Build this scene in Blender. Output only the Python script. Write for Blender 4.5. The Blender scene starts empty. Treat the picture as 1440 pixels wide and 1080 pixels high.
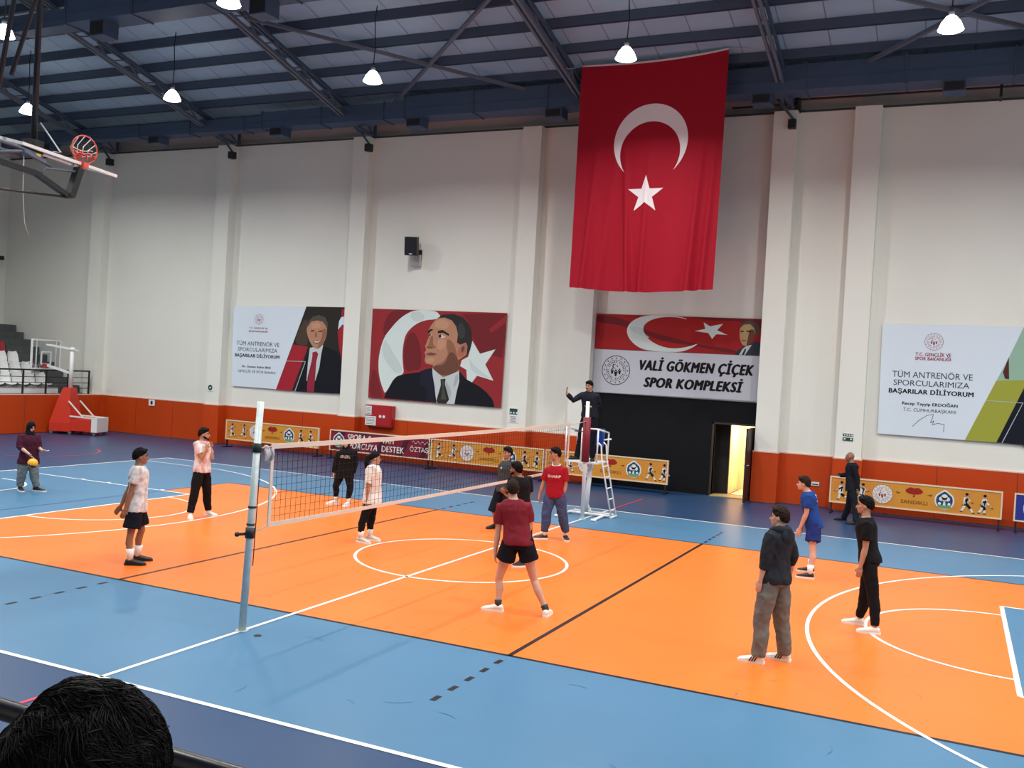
import bpy, bmesh, math, random
from mathutils import Vector, Matrix, noise
from mathutils.geometry import tessellate_polygon
from mathutils.bvhtree import BVHTree
random.seed(7)
sc = bpy.context.scene
COL = sc.collection
PI = math.pi

# ------------------------------------------------------------------ camera, exposure, world, lights
def rot_x(t): return Matrix.Rotation(t, 3, 'X')
def rot_z(t): return Matrix.Rotation(t, 3, 'Z')
cam_d = bpy.data.cameras.new('camera'); cam = bpy.data.objects.new('camera', cam_d); COL.objects.link(cam)
cam_d.sensor_width = 36.0; cam_d.lens = 1348.9 / 1440 * 36.0; cam_d.clip_start = 0.05; cam_d.clip_end = 200
CAM = Vector((7.4055, -14.3134, 3.2085))
cam.matrix_world = Matrix.Translation(CAM) @ (rot_z(0.4351) @ rot_x(1.5568) @ rot_z(0.0564)).to_4x4()
sc.camera = cam
sc.view_settings.view_transform = 'Standard'; sc.view_settings.look = 'None'
sc.view_settings.gamma = 1.0; sc.view_settings.use_curve_mapping = False
sc.view_settings.exposure = -0.30
w = bpy.data.worlds.new('world'); sc.world = w; w.use_nodes = True
w.node_tree.nodes['Background'].inputs[0].default_value = (0.5, 0.55, 0.65, 1)
w.node_tree.nodes['Background'].inputs[1].default_value = 0.05

LAMP_Z = 10.75
LAMP_XY = [(x, y) for y in (7.0, 1.5, -4.0, -9.5) for x in (-20.2, -14.05, -7.05, -0.05, 6.85, 13.9, 20.2)]
LAMP_POWER = 330.0
for i, (x, y) in enumerate(LAMP_XY):
    ld = bpy.data.lights.new('lamp_light', 'AREA'); ld.shape = 'DISK'; ld.size = 0.42
    ld.energy = LAMP_POWER; ld.color = (1.0, 0.992, 0.965); ld.spread = math.radians(152)
    lo = bpy.data.objects.new('lamp_light', ld); COL.objects.link(lo); lo.location = (x, y, LAMP_Z - 0.20)
ld = bpy.data.lights.new('room_light', 'AREA'); ld.size = 0.6; ld.energy = 110; ld.color = (1.0, 0.80, 0.55)
lo = bpy.data.objects.new('room_light', ld); COL.objects.link(lo); lo.location = (2.3, 14.0, 2.3)

# ------------------------------------------------------------------ materials
def lin(c):
    r = []
    for x in c:
        x = x / 255.0
        r.append(x / 12.92 if x <= 0.04045 else ((x + 0.055) / 1.055) ** 2.4)
    return tuple(r) + (1.0,)
MATS = {}
def mat(name, c, rough=0.6, metal=0.0, spec=0.5, var=0.0, vscale=3.0, c2=None, bump=0.0, bscale=20.0, emit=None, stretch=None):
    if name in MATS: return MATS[name]
    m = bpy.data.materials.new(name); m.use_nodes = True; nt = m.node_tree; b = nt.nodes['Principled BSDF']
    b.inputs['Base Color'].default_value = lin(c); b.inputs['Roughness'].default_value = rough
    b.inputs['Metallic'].default_value = metal; b.inputs['Specular IOR Level'].default_value = spec
    if var or c2 or bump:
        tc = nt.nodes.new('ShaderNodeTexCoord'); mp = nt.nodes.new('ShaderNodeMapping')
        nt.links.new(tc.outputs['Object'], mp.inputs['Vector'])
        if stretch: mp.inputs['Scale'].default_value = stretch
    if var or c2:
        n = nt.nodes.new('ShaderNodeTexNoise'); n.inputs['Scale'].default_value = vscale; n.inputs['Detail'].default_value = 5
        nt.links.new(mp.outputs[0], n.inputs['Vector'])
        r = nt.nodes.new('ShaderNodeValToRGB'); a = lin(c)
        k = c2 and lin(c2) or tuple(max(0, x * (1 - var)) for x in a[:3]) + (1,)
        r.color_ramp.elements[0].position = 0.38; r.color_ramp.elements[1].position = 0.62
        r.color_ramp.elements[0].color = k; r.color_ramp.elements[1].color = a
        nt.links.new(n.outputs[0], r.inputs[0]); nt.links.new(r.outputs[0], b.inputs['Base Color'])
    if bump:
        n2 = nt.nodes.new('ShaderNodeTexNoise'); n2.inputs['Scale'].default_value = bscale; n2.inputs['Detail'].default_value = 4
        nt.links.new(mp.outputs[0], n2.inputs['Vector'])
        bp = nt.nodes.new('ShaderNodeBump'); bp.inputs['Strength'].default_value = bump; bp.inputs['Distance'].default_value = 0.02
        nt.links.new(n2.outputs[0], bp.inputs['Height']); nt.links.new(bp.outputs[0], b.inputs['Normal'])
    if emit:
        b.inputs['Emission Color'].default_value = lin(c); b.inputs['Emission Strength'].default_value = emit
    MATS[name] = m
    return m
SP = dict(rough=0.36, spec=0.28)
M_ORANGE = mat('court_orange', (232, 118, 44), var=0.07, vscale=0.5, bump=0.03, bscale=2, **SP)
M_LBLUE = mat('court_light_blue', (74, 120, 154), var=0.06, vscale=0.5, bump=0.03, bscale=2, **SP)
M_DBLUE = mat('court_dark_blue', (38, 68, 106), var=0.06, vscale=0.6, bump=0.03, bscale=2, **SP)
M_LINE = mat('line_white', (240, 240, 235), **SP)
M_LBLACK = mat('line_black', (28, 24, 30), **SP)
M_LRED = mat('line_red', (200, 50, 75), **SP)
M_LDB = mat('line_dark_blue', (40, 60, 105), **SP)
M_WALL = mat('wall_paint', (233, 234, 225), rough=0.85, spec=0.2, var=0.03, vscale=0.4)
M_WALLUP = mat('wall_upper_panel', (196, 186, 176), rough=0.8, spec=0.2)
M_CAP = mat('wall_cap_metal', (60, 60, 66), rough=0.6)
M_PAD = mat('orange_pad', (196, 68, 16), rough=0.5, spec=0.3, var=0.10, vscale=0.7, bump=0.5, bscale=1.2, stretch=(1, 1, .35))
M_PADTRIM = mat('pad_trim', (226, 188, 172), rough=0.6)
M_SEAM = mat('pad_seam', (130, 40, 14), rough=0.6)
M_BLACKW = mat('black_wall_panel', (17, 18, 22), rough=0.7, spec=0.2)
M_ROOF = mat('roof_panel', (158, 184, 204), rough=0.7, spec=0.2, var=0.06, vscale=0.8)
M_ROOFSEAM = mat('roof_seam', (120, 130, 146), rough=0.7)
M_STEEL = mat('dark_blue_steel', (68, 84, 104), rough=0.55, spec=0.4)
M_STEEL2 = mat('grey_steel', (92, 100, 114), rough=0.5, spec=0.5)
M_DUCT = mat('duct_metal', (66, 86, 114), rough=0.5, spec=0.4, var=0.1, vscale=1.0)
M_WHITE = mat('white_enamel', (232, 233, 232), rough=0.4)
M_BLACK = mat('black_paint', (22, 23, 26), rough=0.5)
M_GREYC = mat('concrete_grey', (88, 90, 92), rough=0.9, var=0.1)
M_ALU = mat('brushed_aluminium', (196, 208, 208), rough=0.35, metal=0.1, var=0.10, vscale=14)
M_LAMPGLOW = mat('lamp_glow', (255, 250, 240), emit=14.0)
M_RUBBER = mat('black_rubber', (20, 20, 22), rough=0.8)
M_RED = mat('red_enamel', (168, 28, 34), rough=0.45)
M_MAROON = mat('maroon_pad', (120, 22, 40), rough=0.6)
M_GLASS = mat('clear_acrylic', (225, 232, 235), rough=0.05)
_b = M_GLASS.node_tree.nodes['Principled BSDF']; _b.inputs['Transmission Weight'].default_value = 1.0; _b.inputs['IOR'].default_value = 1.02

# ------------------------------------------------------------------ mesh helper
class MB:
    def __init__(s): s.v = []; s.f = []; s.m = []; s.s = []
    def add(s, vs, fs, mi=0, smooth=False):
        o = len(s.v); s.v += [Vector(v) for v in vs]
        for f in fs: s.f.append([i + o for i in f]); s.m.append(mi); s.s.append(smooth)
        return s
    def box(s, x0, x1, y0, y1, z0, z1, mi=0, M=None):
        vs = [Vector((x, y, z)) for z in (z0, z1) for y in (y0, y1) for x in (x0, x1)]
        if M is not None: vs = [M @ v for v in vs]
        return s.add(vs, [(0, 2, 3, 1), (4, 5, 7, 6), (0, 1, 5, 4), (2, 6, 7, 3), (0, 4, 6, 2), (1, 3, 7, 5)], mi)
    def beam(s, p, q, w, h, mi=0, up=(0, 0, 1)):
        p = Vector(p); q = Vector(q); d = (q - p).normalized(); up = Vector(up)
        if abs(d.dot(up)) > 0.99: up = Vector((0, 1, 0))
        r = d.cross(up).normalized(); u = r.cross(d).normalized()
        vs = [c + r * a * w / 2 + u * b * h / 2 for c in (p, q) for b in (-1, 1) for a in (-1, 1)]
        return s.add(vs, [(0, 1, 3, 2), (4, 6, 7, 5), (0, 4, 5, 1), (2, 3, 7, 6), (0, 2, 6, 4), (1, 5, 7, 3)], mi)
    def tube(s, pts, r, n=10, mi=0, smooth=True, caps=True, ell=None, lat=None):
        pts = [Vector(p) for p in pts]
        if not isinstance(r, (list, tuple)): r = [r] * len(pts)
        o = len(s.v); prev = None
        for i, p in enumerate(pts):
            d = (pts[min(i + 1, len(pts) - 1)] - pts[max(i - 1, 0)])
            d = d.normalized() if d.length > 1e-7 else Vector((0, 0, 1))
            if prev is None:
                a = Vector(lat) if lat is not None else (Vector((1, 0, 0)) if abs(d.x) < 0.8 else Vector((0, 1, 0)))
            else: a = prev
            a = (a - d * a.dot(d)).normalized(); b = d.cross(a); prev = a
            e = ell[i] if ell else 1.0
            for k in range(n):
                t = 2 * PI * k / n
                s.v.append(p + a * (math.cos(t) * r[i]) + b * (math.sin(t) * r[i] * e))
        for i in range(len(pts) - 1):
            for k in range(n):
                k2 = (k + 1) % n
                s.f.append([o + i * n + k, o + i * n + k2, o + (i + 1) * n + k2, o + (i + 1) * n + k]); s.m.append(mi); s.s.append(smooth)
        if caps:
            s.f.append([o + k for k in range(n)][::-1]); s.m.append(mi); s.s.append(False)
            e0 = o + (len(pts) - 1) * n
            s.f.append([e0 + k for k in range(n)]); s.m.append(mi); s.s.append(False)
        return s
    def rings(s, rs, mi=0, smooth=True, caps=True):
        o = len(s.v); n = len(rs[0])
        for r in rs: s.v += [Vector(v) for v in r]
        for i in range(len(rs) - 1):
            for k in range(n):
                k2 = (k + 1) % n
                s.f.append([o + i * n + k, o + i * n + k2, o + (i + 1) * n + k2, o + (i + 1) * n + k]); s.m.append(mi); s.s.append(smooth)
        if caps:
            s.f.append([o + k for k in range(n)][::-1]); s.m.append(mi); s.s.append(False)
            e0 = o + (len(rs) - 1) * n
            s.f.append([e0 + k for k in range(n)]); s.m.append(mi); s.s.append(False)
        return s
    def ell(s, c, rad, M=None, mi=0, nu=16, nv=10):
        c = Vector(c); vs = []; fs = []
        for j in range(1, nv):
            ph = PI * j / nv
            for i in range(nu):
                t = 2 * PI * i / nu
                v = Vector((math.sin(ph) * math.cos(t) * rad[0], math.sin(ph) * math.sin(t) * rad[1], math.cos(ph) * rad[2]))
                vs.append(c + (M @ v if M is not None else v))
        T = Vector((0, 0, rad[2])); T = M @ T if M is not None else T
        vs += [c + T, c - T]; a = len(vs) - 2; b = a + 1
        for j in range(nv - 2):
            for i in range(nu):
                i2 = (i + 1) % nu
                fs.append((j * nu + i, (j + 1) * nu + i, (j + 1) * nu + i2, j * nu + i2))
        for i in range(nu):
            i2 = (i + 1) % nu
            fs.append((a, i, i2)); fs.append((b, (nv - 2) * nu + i2, (nv - 2) * nu + i))
        return s.add(vs, fs, mi, True)
    def poly(s, pts, y, mi=0, axis='y'):            # flat polygon on a wall facing -Y (pts = x, z)
        P = [Vector((a, y, b)) for a, b in pts] if axis == 'y' else [Vector((a, b, y)) for a, b in pts]
        tr = tessellate_polygon([P])
        fs = []
        for t in tr:
            n = (P[t[1]] - P[t[0]]).cross(P[t[2]] - P[t[0]])
            bad = n.y > 0 if axis == 'y' else n.z < 0
            fs.append(tuple(t[::-1]) if bad else tuple(t))
        return s.add(P, fs, mi)
    def build(s, name, mats, parent=None, origin=None, coll=True):
        if not isinstance(mats, (list, tuple)): mats = [mats]
        o = Vector(origin) if origin is not None else (parent['_o'] if parent is not None and '_o' in parent else Vector((0, 0, 0)))
        o = Vector(o)
        me = bpy.data.meshes.new(name); me.from_pydata([v - o for v in s.v], [], s.f)
        me.materials.clear()
        for m in mats: me.materials.append(m)
        me.polygons.foreach_set('material_index', s.m); me.polygons.foreach_set('use_smooth', s.s)
        me.update()
        ob = bpy.data.objects.new(name, me); COL.objects.link(ob)
        if parent is not None: ob.parent = parent
        else: ob.location = o
        return ob
ORG = {}
def thing(name, label, cat, loc=(0, 0, 0), group=None):
    o = bpy.data.objects.new(name, None); COL.objects.link(o); o.location = loc; o.empty_display_size = 0.2
    o['label'] = label; o['category'] = cat
    if group: o['group'] = group
    ORG[o.name] = Vector(loc)
    return o
def part(mb, name, mats, parent, label=None):
    root = parent
    while root.parent is not None: root = root.parent
    o = mb.build(name, mats, parent, origin=ORG[root.name])
    if label: o['label'] = label
    return o
def tag(o, label, cat, group=None, kind=None):
    o['label'] = label; o['category'] = cat
    if group: o['group'] = group
    if kind: o['kind'] = kind
    return o
def struct(mb, name, mats, label=None):
    o = mb.build(name, mats); o['kind'] = 'structure'
    if label: o['label'] = label
    return o
def copy_tree(o, parent=None):
    c = o.copy(); COL.objects.link(c); c.parent = parent
    for ch in list(o.children): copy_tree(ch, c)
    return c
def smooth_poly(pts, it=2):
    for _ in range(it):
        q = []
        for i in range(len(pts)):
            a = pts[i]; b = pts[(i + 1) % len(pts)]
            q.append((a[0] * .75 + b[0] * .25, a[1] * .75 + b[1] * .25)); q.append((a[0] * .25 + b[0] * .75, a[1] * .25 + b[1] * .75))
        pts = q
    return pts
def circ(cx, cz, r, n=28, a0=0, a1=2 * PI):
    k = n if abs(a1 - a0 - 2 * PI) < 1e-6 else n + 1
    return [(cx + r * math.cos(a0 + (a1 - a0) * i / n), cz + r * math.sin(a0 + (a1 - a0) * i / n)) for i in range(k)]
def star_pts(cx, cz, r, rot=PI / 2, inner=0.382):
    return [(cx + (r if i % 2 == 0 else r * inner) * math.cos(rot + i * PI / 5), cz + (r if i % 2 == 0 else r * inner) * math.sin(rot + i * PI / 5)) for i in range(10)]
def text_obj(txt, x0, x1, zb, h, y, m, parent, bold=0.0, shear=0.0, name='lettering', rotz=0.0, loc=None):
    cu = bpy.data.curves.new(name, 'FONT'); cu.body = txt; cu.size = 1.0; cu.space_character = 1.0 + bold * 1.6; cu.shear = shear; cu.resolution_u = 3
    t = bpy.data.objects.new(name, cu); COL.objects.link(t)
    dg = bpy.context.evaluated_depsgraph_get()
    me = bpy.data.meshes.new_from_object(t.evaluated_get(dg)); bpy.data.objects.remove(t); bpy.data.curves.remove(cu)
    if bold:
        q = MB(); base_v = [v.co.copy() for v in me.vertices]; base_f = [tuple(p.vertices) for p in me.polygons]
        for i, (dx, dz) in enumerate(((-1, 0), (-.5, 0), (0, 0), (.5, 0), (1, 0), (0, .5), (0, -.5))):
            q.add([v + Vector((dx * bold, dz * bold * .8, .004 * i)) for v in base_v], base_f)
        me2 = bpy.data.meshes.new(name); me2.from_pydata(q.v, [], q.f); me = me2
    xs = [v.co.x for v in me.vertices]
    a, b = min(xs), max(xs)
    sx = (x1 - x0) / (b - a); sz = h / 0.70
    root = parent
    while root.parent is not None: root = root.parent
    O = ORG.get(root.name, Vector((0, 0, 0)))
    for v in me.vertices:
        X = x0 + (v.co.x - a) * sx; Z = zb + v.co.y * sz
        if loc is None: v.co = Vector((X, y - v.co.z * .05, Z)) - O
        else: v.co = Vector(loc) + Vector((X * math.cos(rotz), X * math.sin(rotz), Z)) - O
    me.materials.clear(); me.materials.append(m)
    o = bpy.data.objects.new(name, me); COL.objects.link(o); o.parent = parent
    return o

# ------------------------------------------------------------------ the floor and its markings (one object)
def build_floor():
    mb = MB()
    mb.poly([(-28.6, -18.6), (22.6, -18.6), (22.6, 15.5), (-28.6, 15.5)], 0, 2, 'z')
    def rect(x0, x1, y0, y1, z, mi): mb.poly([(x0, y0), (x1, y0), (x1, y1), (x0, y1)], z, mi, 'z')
    YS = -0.13
    rect(-14, 14, -7.5, 7.5, .0010, 1)
    rect(-9, 9, -4.5, 4.5, .0020, 0)
    rect(8.2, 14, -2.45 + YS, 2.45 + YS, .0030, 1); rect(-14, -8.2, -2.45 + YS, 2.45 + YS, .0030, 1)
    def line(p, q, w=.05, mi=3, z=.0045):
        p = Vector(p); q = Vector(q); d = (q - p).normalized(); n = Vector((-d.y, d.x)) * w / 2
        mb.poly([tuple(p + n), tuple(p - n), tuple(q - n), tuple(q + n)], z, mi, 'z')
    def arc(c, r, a0, a1, w=.05, mi=3, z=.0045, n=64):
        for i in range(n):
            t0 = a0 + (a1 - a0) * i / n; t1 = a0 + (a1 - a0) * (i + 1) / n
            P = [(c[0] + rr * math.cos(t), c[1] + rr * math.sin(t)) for rr, t in ((r - w, t0), (r, t0), (r, t1), (r - w, t1))]
            mb.poly(P, z, mi, 'z')
    # volleyball court, black lines
    for y in (-4.5, 4.5): line((-9, y), (9, y), .05, 4, .0038)
    for x in (-9, 9): line((x, -4.5), (x, 4.5), .05, 6 if x < 0 else 4, .0038)
    for x in (-3, 3):
        line((x, -4.5), (x, 4.5), .06, 4, .0038)
        for s in (-1, 1):
            for k in range(5): line((x, s * (4.7 + .35 * k)), (x, s * (4.85 + .35 * k)), .06, 4, .0038)
    # basketball court, white lines
    for y in (-7.5, 7.5): line((-14, y), (14, y), .06)
    for x in (-14, 14): line((x, -7.5), (x, 7.5), .06)
    line((0, -7.5), (0, 7.5), .055)
    arc((0, 0), 1.8, 0, 2 * PI)
    for s in (-1, 1):
        fx = s * 8.2
        line((fx, -2.45 + YS), (fx, 2.45 + YS), .06, 3, .005)
        for y in (-2.45 + YS, 2.45 + YS): line((fx, y), (s * 14, y))
        a0 = PI / 2 if s > 0 else -PI / 2
        arc((fx, YS), 1.8, a0, a0 + PI)
        al = math.acos((14 - 2.99 - 1.575 - (14 - 1.575 - 0)) / -6.75) if False else math.atan2(6.6, 14 - 1.575 - (14 - 2.99))
        c = (s * 12.425, YS)
        if s > 0: arc(c, 6.75, PI - al, PI + al, n=90)
        else: arc(c, 6.75, -al, al, n=90)
        for yy in (-6.6, 6.6): line((s * 14, yy + YS - .0), (s * (14 - 2.97), yy + YS))
        arc(c, 1.25, a0, a0 + PI)
        line((s * 12.8, YS + 1.225), (s * 12.425, YS + 1.225)); line((s * 12.8, YS - 1.225), (s * 12.425, YS - 1.225))
        for yy in (-3.0,3.0): 
            for xx in (9.1,9.95,10.8,11.65): line((s*xx, YS+(2.45 if yy>0 else -2.45)), (s*xx, YS+(2.57 if yy>0 else -2.57)), .1)
    # red markings
    line((0, -7.56), (0, -8.6), .05, 5); line((0, 7.56), (0, 10.2), .05, 5)
    arc((-17.6, 5.9), 1.75, -1.2, 1.2, .06, 5)
    # floor socket cover
    mb.poly(circ(.28, -5.52, .045, 14), .0052, 4, 'z')
    # scuffs and drag marks, thin dark smears on the vinyl
    rs = random.Random(3)
    for _ in range(46):
        x = rs.uniform(-8, 9); y = rs.uniform(-7.2, 3); a = rs.uniform(0, PI); L = rs.uniform(.08, .3)
        pts = [(x + math.cos(a + .5 * t) * L * t, y + math.sin(a + .5 * t) * L * t) for t in (0, .33, .66, 1)]
        for p, q in zip(pts, pts[1:]): line(p, q, .008, 7 if abs(y) < 4.4 and abs(x) < 9 else 8, .0042)
    return struct(mb, 'floor', [M_ORANGE, M_LBLUE, M_DBLUE, M_LINE, M_LBLACK, M_LRED, M_LDB, mat('scuff_orange', (188, 96, 44), **SP), mat('scuff_blue', (68, 108, 146), **SP)])
build_floor()

# ------------------------------------------------------------------ room shell
WY = 12.68; XL = -28.4; XR = 22.6; YN = -18.5; PADH = 1.40; CAPZ = 10.68
COLS = [(-23.22, -22.6), (-17.07, -16.45), (-11.27, -10.65), (-5.07, -4.45), (-3.1, -2.48), (2.44, 3.06), (4.54, 5.2), (10.7, 11.32), (16.8, 17.42)]
CD = 0.37
DX0, DX1, DH = 1.22, 2.36, 2.03
mb = MB()
mb.box(XL, -2.48, WY, WY + .3, 0, CAPZ); mb.box(2.44, XR, WY, WY + .3, 0, CAPZ); mb.box(-2.48, 2.44, WY, WY + .3, 2.70, CAPZ)
for a, b in COLS: mb.box(a, b, WY - CD, WY + .05, 0, CAPZ - .02)
mb.box(XL, XR, WY + .25, WY + .5, CAPZ - .1, 12.3, 1)
mb.box(XL, XR, WY - .04, WY + .3, CAPZ, CAPZ + .05, 2)
struct(mb, 'wall_back', [M_WALL, M_WALLUP, M_CAP])
mb = MB()     # matt black entrance wall below the name panel, with a doorway
mb.box(-2.48, DX0, WY + .02, WY + .2, 0, 2.72); mb.box(DX1, 2.44, WY + .02, WY + .2, 0, 2.72); mb.box(DX0, DX1, WY + .02, WY + .2, DH, 2.72)
struct(mb, 'wall_entrance', [M_BLACKW])
mb = MB(); mb.box(XL - .3, XL, YN, 16, 0, 14.6); struct(mb, 'wall_left', [M_WALL])
mb = MB(); mb.box(XR, XR + .3, YN, 16, 0, 14.6); mb.box(XR - .03, XR, YN, WY, 0, PADH, 1); struct(mb, 'wall_right', [M_WALL, M_PAD])
mb = MB(); mb.box(XL, XR, YN - .3, YN, 0, 14.0); struct(mb, 'wall_front', [M_WALL])
# orange padding along the back wall and round its columns
mb = MB(); T = .035; xs = [XL]
def pad_run(x0, x1, y):
    mb.box(x0, x1, y - T, y, 0.02, PADH - .03); mb.box(x0, x1, y - T - .006, y, PADH - .03, PADH, 1)
edges = [(-22.6, -17.07), (-16.45, -11.27), (-10.65, -5.07), (-4.45, -3.1), (3.06, 4.54), (5.2, 10.7), (11.32, 16.8), (17.42, XR)]
for a, b in edges:
    pad_run(a, b, WY)
    n = max(1, round((b - a) / 1.95))
    for i in range(1, n): x = a + (b - a) * i / n; mb.box(x - .008, x + .008, WY - T - .004, WY - T, .02, PADH - .03, 2)
for a, b in COLS:
    pad_run(a - T, b + T, WY - CD)
    for x in (a, b):
        s = -1 if x == a else 1
        mb.box(min(x, x + s * T), max(x, x + s * T), WY - CD, WY, .02, PADH - .03); mb.box(min(x, x + s * T), max(x, x + s * T), WY - CD, WY, PADH - .03, PADH, 1)
struct(mb, 'baseboard_back', [M_PAD, M_PADTRIM, M_SEAM])

# roof, ridge over the middle of the hall
RS = 0.235
def roof_z(y): return 11.62 + (11.53 - abs(y)) * RS
mb = MB()
for s in (1, -1):
    y0, y1 = 0.0, (13.3 if s > 0 else 18.6)
    v = [(XL - .3, 0, roof_z(0) + .05), (XR + .3, 0, roof_z(0) + .05), (XR + .3, s * y1, roof_z(y1) + .05), (XL - .3, s * y1, roof_z(y1) + .05)]
    mb.add(v, [(0, 1, 2, 3) if s < 0 else (0, 3, 2, 1)], 0)
    x = XL + .5
    while x < XR:
        mb.add([(x, 0, roof_z(0) + .045), (x + .03, 0, roof_z(0) + .045), (x + .03, s * y1, roof_z(y1) + .045), (x, s * y1, roof_z(y1) + .045)], [(0, 1, 2, 3) if s < 0 else (0, 3, 2, 1)], 1)
        x += 1.1
struct(mb, 'ceiling', [M_ROOF, M_ROOFSEAM])

# purlins
pl = None; py = [0.45 + 1.16 * k for k in range(11)]
ORD = ['first', 'second', 'third', 'fourth', 'fifth', 'sixth', 'seventh', 'eighth', 'ninth', 'tenth', 'eleventh', 'twelfth', 'thirteenth', 'fourteenth', 'fifteenth']
for s in (1, -1):
    for k, y in enumerate(py + ([13.2, 14.4, 15.6, 16.8] if s < 0 else [])):
        if pl is None:
            b = MB(); b.box(XL, XR, -.045, .045, -.20, .04)
            b.box(XL, XR, -.045, .075, -.20, -.185); pl = b.build('roof_purlin', [M_STEEL]); o = pl
        else: o = copy_tree(pl)
        o.location = (0, s * y, roof_z(y)); tag(o, 'long dark steel roof beam, ' + (ORD[10 - k] + ' from the back wall' if s > 0 else ORD[k] + ' on the near side of the ridge'), 'roof beam', 'purlins under the roof')

# lattice trusses
TX = [(-22.9, 'leftmost roof truss, above the stands'), (-16.8, 'steel roof truss ending above the wall column left of the left poster'),
      (-10.95, 'steel roof truss ending above the column between the two portrait posters'), (-2.8, 'steel roof truss meeting the duct just left of the hanging flag'),
      (2.76, 'steel roof truss meeting the duct just right of the hanging flag'), (8.9, 'steel lattice roof truss right of the ceiling lamp at the upper right'), (15.0, 'steel lattice roof truss near the right end of the hall'), (21.0, 'rightmost steel roof truss by the right wall')]
for X, lb in TX:
    t = thing('roof_truss', lb, 'roof truss', (X, 12.3, 10.7))
    top = MB(); bot = MB(); web = MB(); D = .38
    for s in (1, -1):
        ye = 12.3 if s > 0 else 17.5
        for dx in (-.07, .07):
            top.beam((X + dx, 0, roof_z(0) - .25), (X + dx, s * ye, roof_z(ye) - .25), .07, .09)
            bot.beam((X + dx, 0, roof_z(0) - .25 - D), (X + dx, s * ye, roof_z(ye) - .25 - D), .07, .09)
        n = int(ye / .62)
        for i in range(n):
            ya, yb = ye * i / n, ye * (i + 1) / n
            a = roof_z(ya) - .25; b = roof_z(yb) - .25 - D
            if i % 2: a, b = roof_z(ya) - .25 - D, roof_z(yb) - .25
            web.beam((X, s * ya, a), (X, s * yb, b), .04, .04)
    part(top, 'top_chord', [M_STEEL], t); part(bot, 'bottom_chord', [M_STEEL2], t); part(web, 'web', [M_STEEL2], t)
# cross bracing
def rz(y, d=.30): return roof_z(y) - d
for (xa, ya, xb, yb, lb) in [(-10.9, 6.5, -4.3, 11.3, 'thin steel brace crossing the ceiling down to the right, left of the flag'), (-9.1, 11.3, -2.9, 6.3, 'steel brace crossing the ceiling up to the right, left of the flag'),
                             (4.9, 11.1, 8.8, 8.0, 'steel brace rising to the right behind the upper right lamp'), (5.3, 8.4, 9.3, 10.8, 'steel brace falling to the right behind the upper right lamp')]:
    b = MB(); b.beam((xa, ya, rz(ya)), (xb, yb, rz(yb)), .09, .09)
    o = b.build('roof_brace', [M_STEEL2], origin=(xa, ya, rz(ya))); tag(o, lb, 'roof brace')

# ventilation ducts
def duct(y, z0, h, secs, lb, boxes, bz):
    t = thing('ventilation_duct', lb, 'duct', (secs[0][0], y, z0))
    b = MB(); fl = MB()
    for x0, x1, hh, dd in secs:
        b.box(x0, x1, y - dd / 2, y + dd / 2, z0, z0 + hh)
        b.box(x0, x1, y - dd / 2 - .02, y + dd / 2 + .02, z0 + hh * .38, z0 + hh * .42)
        x = x0
        while x < x1:
            fl = MB(); fl.box(x - .02, x + .02, y - dd / 2 - .03, y + dd / 2 + .03, z0 - .03, z0 + hh + .03); part(fl, 'flange', [M_STEEL], t); x += 2.4
    part(b, 'casing', [M_DUCT], t)
    for x in boxes:
        d = MB(); d.box(x - .26, x + .26, y - .32, y + .16, z0 - bz, z0); d.box(x - .22, x + .22, y - .335, y - .30, z0 - bz + .03, z0 - .05, 1)
        part(d, 'air_outlet', [M_DUCT, M_BLACK], t)
duct(11.45, 10.84, .5, [(-27, -14.2, .42, .5), (-14.2, -8.6, .52, .6), (-8.6, XR, .66, .7)], 'large dark ventilation duct running above the back wall behind the flag', [-24.5, -18.99, -13.57, -8.27, -3.6, 2.3, 6.9, 12.2, 17.5], .28)
duct(4.0, 11.74, .45, [(-24, -14.6, .44, .5), (-14.6, XR, .62, .7)], 'dark ventilation duct crossing the upper left corner, nearer than the wall duct', [-18.8, -13.45, -8.16, -2.8, 2.6], .42)
# thin black pipe along the wall top
b = MB(); b.tube([(1.3, 12.25, 10.80), (3.0, 12.25, 10.81), (3.05, 12.2, 10.9), (9, 12.25, 10.9), (XR, 12.25, 10.95)], .028, 8)
for x in (3.05, 7.95, 12.5): b.box(x - .03, x + .03, 12.2, 12.68, 10.66, 11.05)
tag(b.build('black_pipe', [M_BLACK], origin=(1.3, 12.25, 10.8)), 'thin black pipe along the wall top to the right of the flag', 'pipe')
# brackets with a little box on the column heads
for x, lb in [(-22.3, 'dark steel bracket on the leftmost wall column, beside the hanging hoop'), (-16.35, 'dark steel bracket on the column head left of the first poster'), (-10.6, 'dark steel bracket on the column head left of the big portrait'), (2.95, 'dark steel bracket on the column head right of the flag')]:
    t = thing('wall_bracket', lb, 'bracket', (x, 12.3, 10.3)); b = MB()
    b.beam((x, 12.3, 10.72), (x, 11.55, 10.78), .07, .07); b.beam((x, 12.55, 10.70), (x, 12.55, 11.2), .08, .08); b.beam((x, 12.5, 10.72), (x, 11.9, 11.1), .05, .05)
    b.beam((x - .45, 12.1, 10.98), (x + .05, 12.2, 10.35), .06, .06)
    part(b, 'arm', [M_STEEL], t)
    c = MB(); c.box(x - .10, x + .10, 12.12, 12.34, 10.14, 10.38); part(c, 'junction_box', [M_BLACK], t)

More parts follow.
